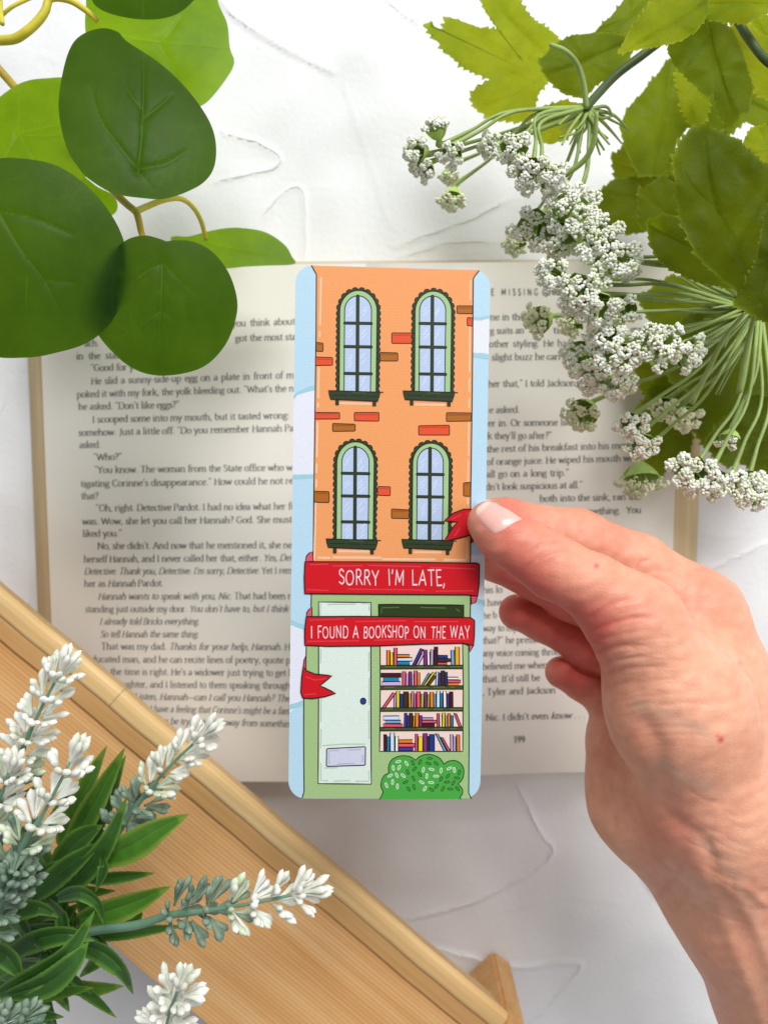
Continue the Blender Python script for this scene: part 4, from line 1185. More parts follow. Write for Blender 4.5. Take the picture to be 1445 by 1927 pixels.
def make_eucalyptus():
    root = atd(-60, 60, 0.25)
    e = thing('eucalyptus_branch', 'artificial eucalyptus branch with big round deep green leaves over the page corner', 'plant', root)
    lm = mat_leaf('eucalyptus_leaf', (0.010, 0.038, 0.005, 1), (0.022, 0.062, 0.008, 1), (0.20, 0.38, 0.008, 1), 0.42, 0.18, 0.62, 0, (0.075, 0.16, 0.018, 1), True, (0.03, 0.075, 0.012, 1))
    lb = mat_leaf('eucalyptus_leaf_backlit', (0.040, 0.115, 0.004, 1), (0.060, 0.15, 0.006, 1), (0.50, 0.80, 0.010, 1), 0.42, 0.25, 0.7, 0, (0.14, 0.27, 0.03, 1), True, (0.06, 0.16, 0.04, 1))  # brighter copy for rear leaves: light coming through is put into its colour
    sm = mat_plain('eucalyptus_stem', lin('c9bd36'), 0.45, 0.35, 400, 0.0002, .12)
    sm2 = mat_plain('eucalyptus_twig', lin('b59a35'), 0.5, 0.3, 400, 0.0002, .15)
    V = [([(300,78),(270,88),(240,78)],.6),([(308,82),(268,86),(238,70)],.5),([(308,80),(345,30)],1),([(300,95),(330,130)],1),([(240,60),(225,75)],.5)]
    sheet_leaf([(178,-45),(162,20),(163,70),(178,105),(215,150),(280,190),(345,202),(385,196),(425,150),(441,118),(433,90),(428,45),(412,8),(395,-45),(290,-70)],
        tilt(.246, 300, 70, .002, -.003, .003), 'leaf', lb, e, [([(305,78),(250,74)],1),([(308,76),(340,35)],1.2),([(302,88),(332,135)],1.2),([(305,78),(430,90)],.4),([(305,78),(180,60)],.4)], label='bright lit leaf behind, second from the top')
    sheet_leaf([(168,-60),(172,-5),(190,18),(232,32),(285,37),(330,28),(362,4),(385,-30),(370,-80),(260,-100)], tilt(.222, 270, -20, .001, .003, .002), 'leaf', lm, e, [([(270,30),(270,-40)],.6)], label='dark leaf cut off by the top edge')
    sheet_leaf([(111,205),(118,140),(133,90),(155,65),(192,53),(222,60),(240,78),(300,118),(350,165),(390,220),(406,265),(404,312),(385,342),(350,362),(310,374),(270,373),(215,364),(172,340),(150,318),(125,275)],
        tilt(.2125, 262, 215, .004, -.004, .004), 'leaf', lm, e, [([(260,322),(266,270),(270,200),(272,110)],1.6),([(260,318),(225,275),(190,225),(172,165)],1.2),([(262,318),(310,308),(350,285)],1.5),([(272,222),(300,200),(322,180)],1.3),([(266,205),(248,180),(235,155)],1.0),([(260,325),(290,355)],.4)], vw=3.6, label='large tilted leaf in the middle with pressed veins')
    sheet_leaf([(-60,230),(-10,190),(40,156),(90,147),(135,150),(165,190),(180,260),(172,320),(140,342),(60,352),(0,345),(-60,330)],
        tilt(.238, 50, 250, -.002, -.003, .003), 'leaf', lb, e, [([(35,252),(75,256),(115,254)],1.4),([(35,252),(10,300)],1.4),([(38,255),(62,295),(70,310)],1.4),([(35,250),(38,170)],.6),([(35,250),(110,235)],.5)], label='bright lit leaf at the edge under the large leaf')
    sheet_leaf([(-130,420),(-90,345),(-20,303),(40,298),(110,313),(170,355),(215,412),(238,468),(243,520),(234,562),(205,612),(165,645),(110,663),(50,673),(-30,665),(-110,600),(-145,510)],
        tilt(.2045, 50, 490, .003, .002, .003), 'leaf', lm, e, [([(0,402),(40,470),(85,530),(115,590)],1.0),([(5,400),(60,410),(135,440)],1.2),([(85,530),(135,530)],1.2),([(52,520),(50,590)],.6),([(-60,380),(0,402)],.6)], vw=3.6, label='largest leaf, dark, lowest at the edge')
    sheet_leaf([(166,575),(180,525),(205,482),(238,452),(272,443),(300,449),(314,454),(330,452),(365,455),(400,474),(430,512),(446,560),(444,600),(425,648),(390,686),(345,703),(290,706),(245,690),(205,655),(180,620)],
        tilt(.2125, 310, 575, .002, .004, .003), 'leaf', lm, e, [([(306,496),(304,560),(300,640)],1.5),([(303,498),(275,512),(245,535)],1.3),([(308,498),(340,530),(375,560)],.7),([(302,585),(272,610)],.8),([(302,585),(330,605)],.6)], vw=3.4, label='heart shaped dark leaf lying over the page text')
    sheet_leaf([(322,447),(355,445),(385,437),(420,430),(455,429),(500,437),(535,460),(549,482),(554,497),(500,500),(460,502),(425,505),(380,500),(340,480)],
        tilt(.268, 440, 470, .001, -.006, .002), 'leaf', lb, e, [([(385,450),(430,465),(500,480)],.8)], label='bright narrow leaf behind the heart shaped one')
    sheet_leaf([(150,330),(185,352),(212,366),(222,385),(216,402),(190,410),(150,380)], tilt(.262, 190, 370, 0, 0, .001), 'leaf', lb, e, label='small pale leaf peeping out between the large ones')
    def stem(pts, d, r, m):
        q = spline([(a, b) for a, b in pts], 6)
        dd = np.interp(np.linspace(0, 1, len(q)), np.linspace(0, 1, len(d)), d)
        b = MB(); b.tube(atd(q[:, 0], q[:, 1], dd), r, 10)
        b.build('stem', m, e)
    stem([(150,300),(200,345),(222,368),(240,385),(256,399),(262,416),(266,435),(274,460)], [.235,.226,.222,.220], [.0012,.00105,.0009], sm2)
    stem([(254,399),(278,388),(310,376),(340,374),(362,388),(378,414),(388,450)], [.222,.232,.245,.262], [.0010,.0008,.0008], sm)
    stem([(-30,76),(0,76),(28,73),(50,60),(72,40),(86,20),(96,-3),(130,0),(160,18),(185,40)], [.225,.222,.222,.228], [.0014,.00125,.0008], sm)
    stem([(-20,60),(2,32),(25,12),(60,-5),(90,-20)], [.24,.238,.24], [.0006,.0006], sm)
    stem([(5,45),(2,20),(0,-25)], [.23,.235], [.0007,.0007], sm)
    stem([(-60,60),(-10,120),(60,200),(110,262),(150,300)], [.25,.255,.25,.236], [.0014,.0012], sm2)
    stem([(272,450),(292,470),(306,497)], [.2205,.219,.2165], [.0009,.0007], sm2)
make_eucalyptus()

# ------------------------------------------------------------------ white umbel flowers with maple-like cloth leaves, upper right
def ico(sub=1):
    bm = bmesh.new(); bmesh.ops.create_icosphere(bm, subdivisions=sub, radius=1)
    V = np.array([v.co[:] for v in bm.verts]); F = [tuple(v.index for v in f.verts) for f in bm.faces]; bm.free()
    return V, F
ICO1 = ico(1); ICO2 = ico(2)
def rot_to(axis):
    """rotation matrix whose third column is axis"""
    z = np.array(axis, float); z /= np.linalg.norm(z)
    x = np.cross(z, [0.31, 0.77, 0.55]); x /= np.linalg.norm(x)
    return np.stack([x, np.cross(z, x), z], 1)
def make_umbels():
    root = atd(1470, 560, 0.26)
    fl = thing('flower_bunch', 'artificial bunch of lacy white flower heads with lime green cloth leaves', 'flowers', root)
    weave = 420
    lime = mat_leaf('cloth_leaf_lit', lin('7f8f10'), lin('99a81f'), (0.66, 0.68, 0.025, 1), 0.6, 0.15, 0.64, weave, lin('6d8a1c'), False, lin('b9c53c'))  # lit copy of the cloth: light coming through is put into the colour
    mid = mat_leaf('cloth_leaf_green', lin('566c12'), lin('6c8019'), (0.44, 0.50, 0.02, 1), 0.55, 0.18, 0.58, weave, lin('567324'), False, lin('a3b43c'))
    deep = mat_leaf('cloth_leaf_shaded', lin('46560a'), lin('58690f'), (0.36, 0.41, 0.012, 1), 0.55, 0.16, 0.58, weave, lin('4c6a1a'), False, lin('8ea02c'))  # shaded copy of the same cloth, its shade put into the colour
    T = tilt
    def leaf(pts, d, m, veins=(), jag=5, wavy=.0014, lab=None, relief=.0005, center=None):
        sheet_leaf(pts, d, 'leaf', m, fl, veins, K=26, jag=jag*1.5+1.5, jag_len=13, wavy=wavy*1.25, sharp=True, vw=4.0, relief=relief, label=lab, center=center)
    leaf([(798,46),(836,62),(838,32),(878,44),(902,54),(945,60),(925,35),(905,0),(918,-30),(962,-15),(985,18),(1000,36),(1040,60),(1056,85),(1042,112),(1034,140),(1008,180),(998,228),(960,228),(930,222),(900,210),(885,188),(893,172),(926,148),(882,130),(850,108),(828,84)],
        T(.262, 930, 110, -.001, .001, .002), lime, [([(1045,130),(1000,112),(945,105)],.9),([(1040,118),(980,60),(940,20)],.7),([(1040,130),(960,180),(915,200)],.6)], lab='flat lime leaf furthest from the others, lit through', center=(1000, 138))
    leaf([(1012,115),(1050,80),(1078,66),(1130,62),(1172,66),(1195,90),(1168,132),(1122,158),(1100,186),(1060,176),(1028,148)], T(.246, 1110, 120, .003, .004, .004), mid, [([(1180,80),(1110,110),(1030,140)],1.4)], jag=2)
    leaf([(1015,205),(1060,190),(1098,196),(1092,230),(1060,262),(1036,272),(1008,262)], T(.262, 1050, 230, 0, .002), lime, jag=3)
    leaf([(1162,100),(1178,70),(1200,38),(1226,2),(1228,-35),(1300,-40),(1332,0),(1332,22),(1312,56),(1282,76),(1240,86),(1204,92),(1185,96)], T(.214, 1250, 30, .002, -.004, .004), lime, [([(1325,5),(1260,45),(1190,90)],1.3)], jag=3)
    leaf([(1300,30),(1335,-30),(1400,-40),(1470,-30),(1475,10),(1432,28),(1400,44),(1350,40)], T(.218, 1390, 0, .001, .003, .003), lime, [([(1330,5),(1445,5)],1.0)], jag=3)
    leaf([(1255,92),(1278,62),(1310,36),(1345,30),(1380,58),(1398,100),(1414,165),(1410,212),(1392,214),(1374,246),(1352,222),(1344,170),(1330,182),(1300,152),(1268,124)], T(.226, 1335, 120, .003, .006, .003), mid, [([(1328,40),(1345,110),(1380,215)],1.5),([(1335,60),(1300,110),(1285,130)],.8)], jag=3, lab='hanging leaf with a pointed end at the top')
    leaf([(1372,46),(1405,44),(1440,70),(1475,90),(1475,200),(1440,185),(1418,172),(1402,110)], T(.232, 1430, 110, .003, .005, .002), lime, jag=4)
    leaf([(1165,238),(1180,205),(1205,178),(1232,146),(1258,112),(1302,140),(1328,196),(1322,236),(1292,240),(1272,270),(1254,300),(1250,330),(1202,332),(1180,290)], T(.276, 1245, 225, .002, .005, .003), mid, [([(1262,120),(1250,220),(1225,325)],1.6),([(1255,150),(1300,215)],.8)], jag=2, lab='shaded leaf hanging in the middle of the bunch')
    leaf([(1270,118),(1300,118),(1320,160),(1334,196),(1326,228),(1300,236),(1278,190)], T(.252, 1300, 170, .003, .004, .002), lime, jag=4)
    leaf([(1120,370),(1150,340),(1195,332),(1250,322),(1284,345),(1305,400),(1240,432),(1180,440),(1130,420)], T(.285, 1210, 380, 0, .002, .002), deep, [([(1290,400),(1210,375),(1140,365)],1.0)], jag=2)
    leaf([(1266,302),(1278,268),(1300,240),(1322,234),(1350,246),(1385,262),(1412,290),(1424,300),(1470,330),(1510,400),(1490,540),(1440,584),(1400,560),(1350,520),(1310,480),(1284,425),(1272,360)], T(.2, 1370, 400, .003, .004, .004), deep, [([(1440,570),(1390,470),(1345,380),(1322,260)],1.6),([(1390,470),(1430,400),(1450,330)],1.2),([(1350,400),(1300,350),(1280,310)],1.0)], jag=4, wavy=.002, lab='big shaded olive leaf nearest the viewer')
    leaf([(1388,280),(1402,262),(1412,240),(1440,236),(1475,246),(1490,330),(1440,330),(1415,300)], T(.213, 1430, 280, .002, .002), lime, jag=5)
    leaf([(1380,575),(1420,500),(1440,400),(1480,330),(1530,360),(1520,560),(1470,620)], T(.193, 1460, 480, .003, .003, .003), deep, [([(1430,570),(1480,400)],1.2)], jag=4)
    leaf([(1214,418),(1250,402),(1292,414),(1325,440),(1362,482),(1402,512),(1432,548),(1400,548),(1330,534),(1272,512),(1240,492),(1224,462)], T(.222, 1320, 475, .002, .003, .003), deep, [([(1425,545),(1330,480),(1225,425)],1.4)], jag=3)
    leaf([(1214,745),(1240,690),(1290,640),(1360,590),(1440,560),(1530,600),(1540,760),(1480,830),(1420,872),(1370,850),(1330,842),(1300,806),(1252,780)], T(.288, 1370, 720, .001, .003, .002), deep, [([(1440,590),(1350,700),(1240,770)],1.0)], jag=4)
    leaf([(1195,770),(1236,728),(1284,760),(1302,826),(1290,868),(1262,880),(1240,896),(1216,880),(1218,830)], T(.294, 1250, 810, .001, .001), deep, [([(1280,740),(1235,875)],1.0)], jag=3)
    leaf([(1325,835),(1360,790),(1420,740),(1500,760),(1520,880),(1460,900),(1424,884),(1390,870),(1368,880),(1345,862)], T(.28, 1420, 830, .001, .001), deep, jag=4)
    leaf([(1240,640),(1300,590),(1380,560),(1440,580),(1430,640),(1360,700),(1300,740),(1262,720)], T(.272, 1340, 640, .001, .002), deep, jag=3)
    for pts, dd_, m_ in (([(1150,300),(1190,262),(1250,250),(1285,300),(1275,360),(1230,400),(1170,380)],.292,deep),([(1290,90),(1330,60),(1390,90),(1450,150),(1490,230),(1440,250),(1400,225),(1360,262),(1320,230)],.262,mid),
        ([(1200,560),(1260,520),(1340,520),(1440,570),(1400,640),(1300,650),(1230,620)],.276,deep),([(1180,640),(1230,610),(1300,640),(1320,720),(1260,760),(1210,740)],.296,deep),([(1270,760),(1340,720),(1440,700),(1500,780),(1440,860),(1350,840)],.300,deep),
        ([(1200,360),(1250,330),(1290,370),(1300,430),(1250,450),(1205,430)],.268,mid),([(1395,10),(1440,30),(1480,60),(1480,120),(1440,110),(1410,70)],.24,lime),([(1120,60),(1160,20),(1190,-20),(1240,-30),(1230,30),(1190,70),(1150,90)],.25,mid)):
        cx_, cy_ = np.mean(pts, 0)
        leaf(pts, T(dd_, cx_, cy_, rng.uniform(-.004, .004), rng.uniform(0, .005), .003), m_, [([pts[0], (cx_, cy_), pts[len(pts)//2]], 1.2)], jag=4)
    # stems
    gs = mat_plain('flower_stem', lin('8ea35a'), 0.42, 0.4, 300, 0.0003, .2)
    gd = mat_plain('flower_branch', lin('46562f'), 0.5, 0.35, 300, 0.0003, .2)
    cal = mat_plain('calyx_green', lin('a3bd62'), 0.45, 0.35, 300, 0.0002, .25)
    flo = NT('floret_white'); fc = flo.coord()
    fcol = flo.ramp(flo.noise(300, 2, .5, fc).outputs[0], [(0.35, lin('dddfc9')), (0.6, lin('f2f0e6'))]).outputs[0]
    fb = flo.bsdf(fcol, 0.55, 0.25); fb.inputs['Subsurface Weight'].default_value = .15; fb.inputs['Subsurface Scale'].default_value = .001
    florm = flo.done(fb)
    fgr = mat_plain('floret_green', lin('ccd6a4'), 0.55, 0.25)  # tinted beads, more of them low down: greenish shading put into colour
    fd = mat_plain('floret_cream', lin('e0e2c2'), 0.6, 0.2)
    def stem(pts, d, r, m=gs, seg=8):
        q = spline([(a, b) for a, b in pts], 6)
        dd = np.interp(np.linspace(0, 1, len(q)), np.linspace(0, 1, len(d)), d)
        b = MB(); b.tube(atd(q[:, 0], q[:, 1], dd), r, seg)
        return b.build('stem', m, fl)
    stem([(1100,205),(1120,182),(1160,140),(1210,102),(1260,62),(1300,20),(1330,-30)], [.234,.24,.238,.235], [.0013,.0014,.0015], gd)
    stem([(1385,36),(1410,75),(1440,112),(1480,140)], [.23,.226,.22], [.0013,.0014], gd)
    stem([(1470,560),(1440,575),(1420,585)], [.255,.25,.248], [.003,.002], gd)
    H1 = (1103, 205, .236); H2 = (1425, 578, .247)
    heads = [  # px, py, radius px, distance, hub, face px, face py, towards the lens, bend
      (822,244,27,.228,H1,-.3,-.8,.5,-40),(786,285,30,.230,H1,-.8,.1,.5,0),(800,318,26,.233,H1,-.5,.7,.4,0),(850,288,27,.226,H1,-.2,.8,.5,-40),
      (852,372,28,.262,H1,-.2,.9,.2,-20),(846,330,20,.272,H1,0,.9,.2,0),(925,272,26,.232,H1,-.6,.3,.5,-35),(966,282,36,.222,H1,-.1,.6,.7,-30),(1000,325,40,.218,H1,-.2,.7,.6,-75),(1036,334,34,.220,H1,.35,.7,.5,-70),
      (1005,425,44,.235,H1,-.3,.5,.6,30),(1075,396,52,.226,H1,.1,-.2,.95,30),(1056,448,44,.231,H1,-.3,.7,.6,30),(972,456,26,.262,H1,-.4,.7,.3,20),
      (1122,446,50,.221,H2,-.4,-.3,.8,-50),(1150,490,50,.219,H2,-.1,.4,.85,-40),(1180,502,28,.224,H2,.3,.7,.6,-30),
      (1042,518,36,.224,H2,-.7,.1,.6,-25),(1088,548,46,.219,H2,-.5,.5,.75,-25),(1124,578,44,.218,H2,-.4,.7,.6,-15),(1172,578,36,.227,H2,-.5,.6,.5,0),
      (1016,602,36,.258,H2,-.8,.3,.35,0),(1078,608,28,.268,H2,-.5,.6,.3,0),(1142,640,38,.222,H2,-.5,.2,.8,10),(1166,672,40,.219,H2,-.2,.6,.75,10),
      (1238,652,48,.216,H2,-.2,.1,.95,30),(1290,664,38,.218,H2,.5,.5,.7,35),(1096,668,40,.246,H2,-.6,.5,.5,20),(1124,704,44,.240,H2,-.4,.7,.6,20),(1162,722,34,.236,H2,.1,.8,.5,20),
      (1098,776,40,.264,H2,-.5,.5,.4,30),(1190,798,32,.238,H2,-.2,.5,.7,20),(1208,836,32,.240,H2,-.1,.6,.6,25),(1206,900,44,.262,H2,0,.85,.25,35),
      (1372,825,26,.232,H2,-.3,.85,.2,30),(1302,890,44,.222,H2,-.4,.2,.8,40),(1345,908,36,.220,H2,-.1,.5,.8,40),(1396,912,40,.224,H2,.1,.3,.85,45),(1424,936,28,.226,H2,.4,.6,.6,45),
      (1288,784,30,.268,H2,0,.6,.6,30),(1250,765,26,.274,H2,-.3,.5,.6,30)]
    for hi_, (px, py, r, d, hub, fx, fy, ft, bend) in enumerate(heads):
        c = atd(px, py, d); rw = .92*r*d/FPX
        ax = fx*AX_R-fy*AX_U-ft*AX_F; M = rot_to(ax)
        nb = int(30+r*2.2)
        sparse = hi_ in (34,)
        if sparse: nb = 22
        b = MB()
        # little stalks end in clumps of beads spread over an uneven dome
        ncl = 9 if not sparse else 4
        tips = []
        for k in range(ncl):
            a = 2.39996*k+rng.uniform(-.3, .3); s = math.sqrt((k+.5)/ncl)*1.0
            tips.append(np.array([s*math.cos(a), s*math.sin(a), .62*(1-s*s*.75)+rng.uniform(-.1, .12)]))
        br = (0.00052+0.00003*rng.normal())*(.9 if r < 30 else 1)
        for k in range(int(nb*3)):
            t = tips[k % ncl]
            dv = rng.normal(0, 1, 3); dv[2] = abs(dv[2])*.9+.1 if rng.random() < .8 else dv[2]
            dv /= np.linalg.norm(dv)
            q = t+dv*np.array([.30, .30, .26])*rng.uniform(.8, 1.05)
            p = c+M@(q*rw)
            v, f = ICO1
            b.add(p+v*(br*rng.uniform(.8, 1.2)), f, 1 if rng.random() < (.12 if dv[2] > .1 else .5) else 0)
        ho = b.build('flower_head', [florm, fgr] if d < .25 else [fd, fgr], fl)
        # calyx: small cup and stalks
        g_ = MB()
        base = c-M@np.array([0, 0, .75*rw])
        for k in range(ncl):
            tip = c+M@((tips[k]-np.array([0, 0, .1]))*rw)
            mid_ = base+(tip-base)*.5+M@np.array([0, 0, -.16*rw])
            g_.tube(spline([base, mid_, tip], 4), [.0005, .0004, .0003], 5)
        th = np.linspace(0, 2*math.pi, 15)[:-1]; rows = []
        for z, s in ((-.85, .10), (-.72, .26), (-.5, .5), (-.2, .72), (0.02, .80)):
            k = 1+.10*np.cos(th*7+hi_)*(s > .4)
            rows.append(c+(np.stack([s*k*np.cos(th), s*k*np.sin(th), np.full(14, z)+.07*np.cos(th*7+hi_)*(s > .6)], 1)*rw)@M.T)
        g_.add(np.concatenate(rows), [(i*14+j, i*14+(j+1) % 14, (i+1)*14+(j+1) % 14, (i+1)*14+j) for i in range(4) for j in range(14)])
        g_.build('calyx', cal, ho)
        # stalk from the head back to its hub
        sb = base-M@np.array([0, 0, .35*rw]); hb = atd(hub[0]+rng.uniform(-8, 8), hub[1]+rng.uniform(-8, 8), hub[2])
        m1 = (sb+hb)/2+AX_U*(-bend if False else 0)
        bx, by, bd = topx(sb); hx, hy, hd = hub
        mx, my = (bx+hx)/2, (by+hy)/2
        nx, ny = -(hy-by), (hx-bx); nl = math.hypot(nx, ny)+1e-6
        off = bend*.75
        if ny > 0: nx, ny = -nx, -ny
        k1 = (mx+nx/nl*(-off), my+ny/nl*(-off)) if bend > 0 else (mx+nx/nl*(-off), my+ny/nl*(-off))
        dm = min((bd+hd)/2, .25)-.004*abs(bend)/40
        stem_pts = [base, sb, atd((bx*.75+k1[0]*.6+hx*.0)/1.35, (by*.75+k1[1]*.6)/1.35, bd*.6+dm*.4), atd(k1[0], k1[1], dm), hb]
        sbm = MB(); sbm.tube(spline(stem_pts, 6), [.0010, .0009, .00055, .0005, .0007], 8)
        sbm.build('stem', gs, fl)
    # feathery side shoots
    for hub, n, ang0, ang1, L in ((H1, 22, .2, 3.0, 95), (H2, 44, 1.9, 4.0, 190)):
        for k in range(n):
            a = rng.uniform(ang0, ang1); l = L*rng.uniform(.4, 1.0)
            x1, y1 = hub[0]+l*math.cos(a), hub[1]+l*math.sin(a)
            xm, ym = hub[0]+l*.5*math.cos(a)+rng.uniform(-14, 14), hub[1]+l*.5*math.sin(a)+rng.uniform(-14, 14)
            dz = rng.uniform(-.012, .02)
            o = stem([(hub[0]+rng.uniform(-8, 8), hub[1]+rng.uniform(-8, 8)), (xm, ym), (x1, y1)], [hub[2], hub[2]+dz*.4, hub[2]+dz], [.0007, .0005, .0003], gs, 6)
    for pts in ([(1103,205),(1098,160),(1085,120),(1062,95),(1035,84)],[(1062,330),(1100,300),(1118,262),(1122,210)],[(1300,760),(1330,700),(1360,640),(1400,590)],[(1390,740),(1400,680),(1412,620),(1425,580)]):
        stem(pts, [.234, .23, .226, .222], [.0009, .0008, .0006], gs)
make_umbels()

# ------------------------------------------------------------------ artificial lavender, lower left
def make_lavender():
    root = atd(-10, 1780, 0.262)
    lv = thing('lavender_bunch', 'artificial lavender plant with white tipped flower spikes lying on the pine stand', 'plant', root)
    lm = mat_leaf('lavender_leaf', lin('2f5a26'), lin('4b7a36'), (0.12, 0.28, 0.04, 1), 0.42, 0.38, 0.25, 0, lin('5b8746'), False, lin('7fae4a'))
    lg = mat_leaf('lavender_leaf_fresh', lin('3f7526'), lin('5f9a36'), (0.18, 0.38, 0.04, 1), 0.42, 0.38, 0.3, 0, lin('74a94c'), False, lin('a5b84e'))
    sm = mat_plain('lavender_stem', lin('6b8f76'), 0.4, 0.4, 300, .0002, .12)
    def petal_mat(name, a, b_):
        t = NT(name); c = t.coord()
        col = t.ramp(t.noise(160, 3, .6, c).outputs[0], [(0.35, a), (0.6, b_)]).outputs[0]
        p = t.bsdf(col, 0.42, 0.35, t.bump(t.noise(700, 2, .5, c).outputs[0], .3, .0002))
        p.inputs['Subsurface Weight'].default_value = .12; p.inputs['Subsurface Scale'].default_value = .0012
        return t.done(p)
    pw = petal_mat('petal_white', lin('d3d8c6'), lin('efefe7'))
    pg = petal_mat('petal_sage', lin('5c7564'), lin('8ba08a'))
    pm = petal_mat('petal_pale_green', lin('b3c49f'), lin('d5dfc6'))
    def leaf(pts, w, d, m=lm, twist=.3, fold=.35):
        """lance-shaped blade along pts (photo px), w full width in px"""
        q = spline(pts, 10); n = len(q)
        s = np.linspace(0, 1, n)
        dd = np.interp(s, np.linspace(0, 1, len(d)), d)
        C = atd(q[:, 0], q[:, 1], dd)
        T = np.gradient(C, axis=0); T /= np.linalg.norm(T, axis=1)[:, None]
        wid = w*.5*np.sin(math.pi*np.clip(s*.93+.07, 0, 1)**.8)**.85*dd/FPX
        wid[-1] = 0.00002
        side = np.cross(T, -np.tile(AX_F, (n, 1))); side /= np.linalg.norm(side, axis=1)[:, None]
        up = np.cross(side, T)
        tw = twist*(s-.3)
        sd = side*np.cos(tw)[:, None]+up*np.sin(tw)[:, None]; nm = np.cross(sd, T)
        nm = np.where((nm@AX_F)[:, None] > 0, -nm, nm)
        cols = np.array([-1, -.92, -.6, -.3, -.06, 0, .06, .3, .6, .92, 1.0])
        jag = 1+.055*(np.arange(n) % 2)[:, None]*(np.abs(cols) > .95)[None]
        G_ = C[:, None]+sd[:, None]*(cols[None]*jag*wid[:, None])[..., None]+nm[:, None]*((fold*(np.abs(cols)**1.4)-.06*(np.abs(cols) < .02))[None]*wid[:, None])[..., None]
        nc = len(cols)
        F = [(i*nc+j, i*nc+j+1, (i+1)*nc+j+1, (i+1)*nc+j) for i in range(n-1) for j in range(nc-1)]
        b = MB(); b.add(G_.reshape(-1, 3), F)
        rim = np.tile((np.abs(cols) > .9)*.8, (n, 1)); rim[int(n*.9):] = .6
        ve = np.tile((np.abs(cols) < .03)*.8, (n, 1))
        b.build('leaf', m, lv, attrs=dict(rim=rim.ravel(), vein=ve.ravel()))
    # outer, fresh green
    leaf([(118,1590),(150,1510),(202,1403)],46,[.262,.255,.246],lg); leaf([(128,1600),(180,1510),(236,1406)],44,[.258,.252,.245],lg,-.2)
    leaf([(140,1610),(195,1520),(238,1420)],40,[.266,.262,.258],lm,.4)
    leaf([(178,1622),(250,1590),(300,1560),(356,1532)],56,[.236,.231,.228,.226],lg,.3); leaf([(150,1600),(175,1570),(200,1545)],50,[.262,.26,.258],lm)
    leaf([(60,1690),(130,1630),(196,1582)],42,[.236,.232,.232],lm,.4); leaf([(90,1700),(160,1640),(205,1580),(240,1498)],42,[.240,.234,.230,.228],lm,-.3)
    leaf([(100,1640),(150,1580),(195,1552)],46,[.246,.242,.240],lm,.3); leaf([(150,1730),(235,1705),(322,1668)],50,[.240,.236,.232],lg,.2)
    leaf([(165,1762),(250,1752),(350,1742)],26,[.250,.248,.246],lm,.2); leaf([(160,1655),(225,1650),(292,1643)],24,[.242,.240,.238],lm,.3)
    leaf([(110,1690),(150,1678),(185,1700),(198,1745)],30,[.228,.220,.219,.222],lm,-.6); leaf([(190,1590),(196,1630),(180,1680)],22,[.236,.226,.23],lm,.5)
    leaf([(-20,1750),(30,1715),(75,1708),(112,1726)],36,[.23,.222,.220,.224],lm,.3); leaf([(10,1800),(70,1768),(130,1758),(180,1770)],40,[.232,.226,.224,.226],lm,.3)
    leaf([(0,1870),(70,1835),(130,1790),(180,1712)],44,[.222,.215,.212,.212],lm,-.5); leaf([(20,1872),(90,1850),(140,1810),(168,1772)],48,[.219,.213,.211,.212],lm,.5)
    leaf([(140,1775),(190,1790),(230,1825),(252,1872)],42,[.236,.230,.230,.236],lm,-.4); leaf([(40,1880),(110,1866),(178,1858)],26,[.232,.228,.226],lg,.2)
    leaf([(-20,1780),(15,1800),(42,1842)],44,[.222,.218,.219],lm,.5); leaf([(0,1890),(60,1905),(122,1914)],30,[.228,.224,.224],lm,.3)
    leaf([(60,1640),(90,1700),(120,1760)],50,[.262,.258,.256],lm,.2); leaf([(40,1560),(85,1620),(110,1680)],46,[.266,.262,.258],lm); leaf([(0,1640),(60,1690),(80,1750)],50,[.258,.252,.25],lm,-.2)
    leaf([(150,1735),(190,1790),(150,1840)],36,[.252,.248,.25],lm); leaf([(90,1690),(118,1725),(110,1780),(60,1800)],26,[.24,.232,.232,.236],lm,.5)
    leaf([(0,1850),(50,1890),(110,1940)],50,[.24,.236,.236],lm); leaf([(60,1800),(110,1840),(118,1885)],34,[.25,.246,.246],lm); leaf([(-30,1700),(20,1750),(60,1780)],60,[.262,.258,.256],lm)
    leaf([(30,1760),(100,1740),(150,1700)],44,[.252,.248,.244],lm,.3); leaf([(200,1740),(250,1725),(270,1700)],36,[.256,.254,.252],lm); leaf([(100,1560),(130,1520),(140,1470)],44,[.268,.266,.262],lm)
    leaf([(0,1600),(-10,1700),(20,1800)],60,[.27,.266,.262],lm); leaf([(-20,1840),(60,1800),(120,1800)],50,[.262,.258,.256],lm); leaf([(150,1690),(175,1720),(180,1760)],40,[.256,.252,.25],lm)
    for k in range(30):
        a = rng.uniform(-1.35, 1.2); l = rng.uniform(70, 150); bx, by = rng.uniform(-20, 110), rng.uniform(1640, 1860)
        e1 = (bx+l*math.cos(a)*.55, by+l*math.sin(a)*.55+rng.uniform(-16, 16)); e2 = (bx+l*math.cos(a), by+l*math.sin(a)+rng.uniform(-8, 30))
        d0 = rng.uniform(.228, .256)
        leaf([(bx, by), e1, e2], rng.uniform(20, 36), [d0+.008, d0, d0-rng.uniform(0, .008)], lm if k % 3 else lg, rng.uniform(-.6, .6), rng.uniform(.2, .5))
    # petals: club-shaped buds in whorls
    U = np.linspace(0, 1, 9)
    PR = np.interp(U, [0, .15, .5, .75, .92, 1], [.30, .30, .62, 1.0, .78, .06])
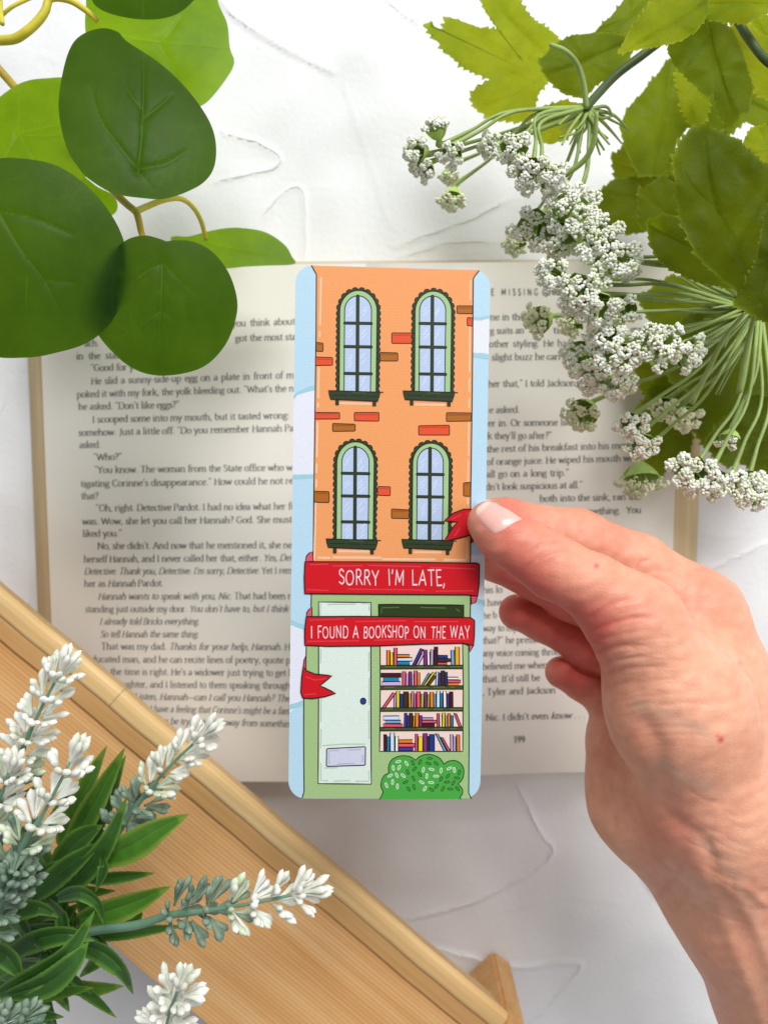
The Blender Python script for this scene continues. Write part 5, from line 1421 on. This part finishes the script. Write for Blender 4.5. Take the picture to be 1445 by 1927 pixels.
    def bud(b, p, ax, L, w, m=0):
        M = rot_to(ax); th = np.linspace(0, 2*math.pi, 8)[:-1]
        ctr = rng.uniform(-.12, .12)
        V = np.concatenate([np.stack([w*.5*r*np.cos(th)+ctr*L*u*u, w*.5*r*np.sin(th)*.75, np.full(7, u*L)], 1) for u, r in zip(U, PR)])
        F = [(i*7+j, i*7+(j+1) % 7, (i+1)*7+(j+1) % 7, (i+1)*7+j) for i in range(8) for j in range(7)]+[tuple(range(7))[::-1], tuple(56+j for j in range(7))]
        b.add(p+V@M.T, F, m)
    def spike(pts, d, n, r0, L, split=.4, w=11, lab=None, stem0=None, open_=.95, tip=True):
        """pts: axis of the flowering part; split: share of it that is sage green"""
        q = spline(pts, 12); s = np.linspace(0, 1, len(q)); dd = np.interp(s, np.linspace(0, 1, len(d)), d)
        C = atd(q[:, 0], q[:, 1], dd)
        k = dd.mean()/FPX; L *= 1.5; w *= 1.16; n = max(4, int(n*.78))
        sb = MB()
        if stem0:
            q0 = spline(list(stem0)+[pts[0]], 8); d0 = np.linspace(d[0]+.012, d[0], len(q0))
            sb.tube(np.concatenate([atd(q0[:, 0], q0[:, 1], d0)[:-1], C[:-2]]), [.0013, .0013, .0010, .0005, .0004], 10)
        else: sb.tube(C[:-2], [.0011, .0008, .0005], 8)
        so = sb.build('flower_spike', sm, lv)
        if lab: so['label'] = lab
        white, green = MB(), MB()
        for i in range(n):
            t = (i+.3)/n; j = t*(len(C)-1); p = np.array([np.interp(j, np.arange(len(C)), C[:, a]) for a in range(3)])
            T = C[min(len(C)-1, int(j)+1)]-C[max(0, int(j)-1)]; T /= np.linalg.norm(T)
            M = rot_to(T)
            sp = 5
            for h in range(sp):
                a = i*.9+h*2*math.pi/sp+rng.uniform(-.25, .25)
                out = M@np.array([math.cos(a), math.sin(a), 0])
                p2 = p+out*r0*k*(.42-.15*t)
                for pet in range(3):
                    dirv = out*(open_*(1-.35*t)+rng.uniform(-.12, .12))+T*(.55+.35*t)+np.cross(out, T)*((pet-1)*.42+rng.uniform(-.12, .12))+rng.normal(0, .06, 3)
                    l = L*k*rng.uniform(.8, 1.15)*(1-.12*t)
                    isw = t > split+rng.uniform(-.07, .07)
                    if isw: bud(white, p2, dirv, l, w*k*rng.uniform(.85, 1.15), 1 if t < split+.16 and rng.random() < .55 else 0)
                    else: bud(green, p2, dirv, l, w*k*rng.uniform(.85, 1.1))
        if tip:
            T = C[-1]-C[-4]; T /= np.linalg.norm(T)
            for h in range(6):
                M = rot_to(T); a = h*1.05
                bud(white, C[-3], T+.32*(M@np.array([math.cos(a), math.sin(a), 0])), L*k*1.15, w*k)
        if white.n: white.build('white_buds', [pw, pm], so)
        if green.n: green.build('green_buds', pg, so)
    spike([(22,1500),(40,1420),(75,1340),(120,1252)],[.226,.220,.214,.210],9,30,34,.08,13,'upright white spike reaching highest, furthest along the rail',[(-20,1640),(5,1570)])
    spike([(18,1668),(40,1600),(88,1520),(140,1420)],[.212,.208,.204,.201],8,34,36,.34,14,'thick white spike nearest the viewer with a dark sage base',[(-10,1740)])
    spike([(222,1568),(262,1510),(322,1440),(388,1378)],[.252,.248,.244,.242],10,32,32,.40,12,'spike tipped over the rail towards the page text',[(140,1660),(190,1600)],open_=1.1)
    spike([(318,1722),(395,1713),(490,1697),(580,1677)],[.226,.222,.219,.217],9,36,36,.42,13,'long spike lying across the middle of the board',[(150,1756),(200,1748),(260,1740)],open_=1.15)
    spike([(300,1960),(318,1910),(338,1855)],[.216,.206,.199],5,34,38,-.1,14,'all white spike pointing up at the lower edge',[(230,2040),(280,1990)],open_=1.3)
    spike([(-40,1640),(-25,1560),(5,1490),(20,1450)],[.222,.218,.214,.212],6,30,32,.2,13,'white spike half cut off by the edge',[(-60,1760)])
    spike([(-30,1760),(5,1690),(35,1640)],[.210,.206,.204],5,32,34,1.2,14,'dark sage green spike without white buds',[(-50,1860)],tip=False)
    spike([(-60,1950),(0,1935),(60,1925)],[.216,.212,.210],4,30,32,1.2,14,'sage green spike at the lower edge',[(-90,1960)],tip=False)
make_lavender()
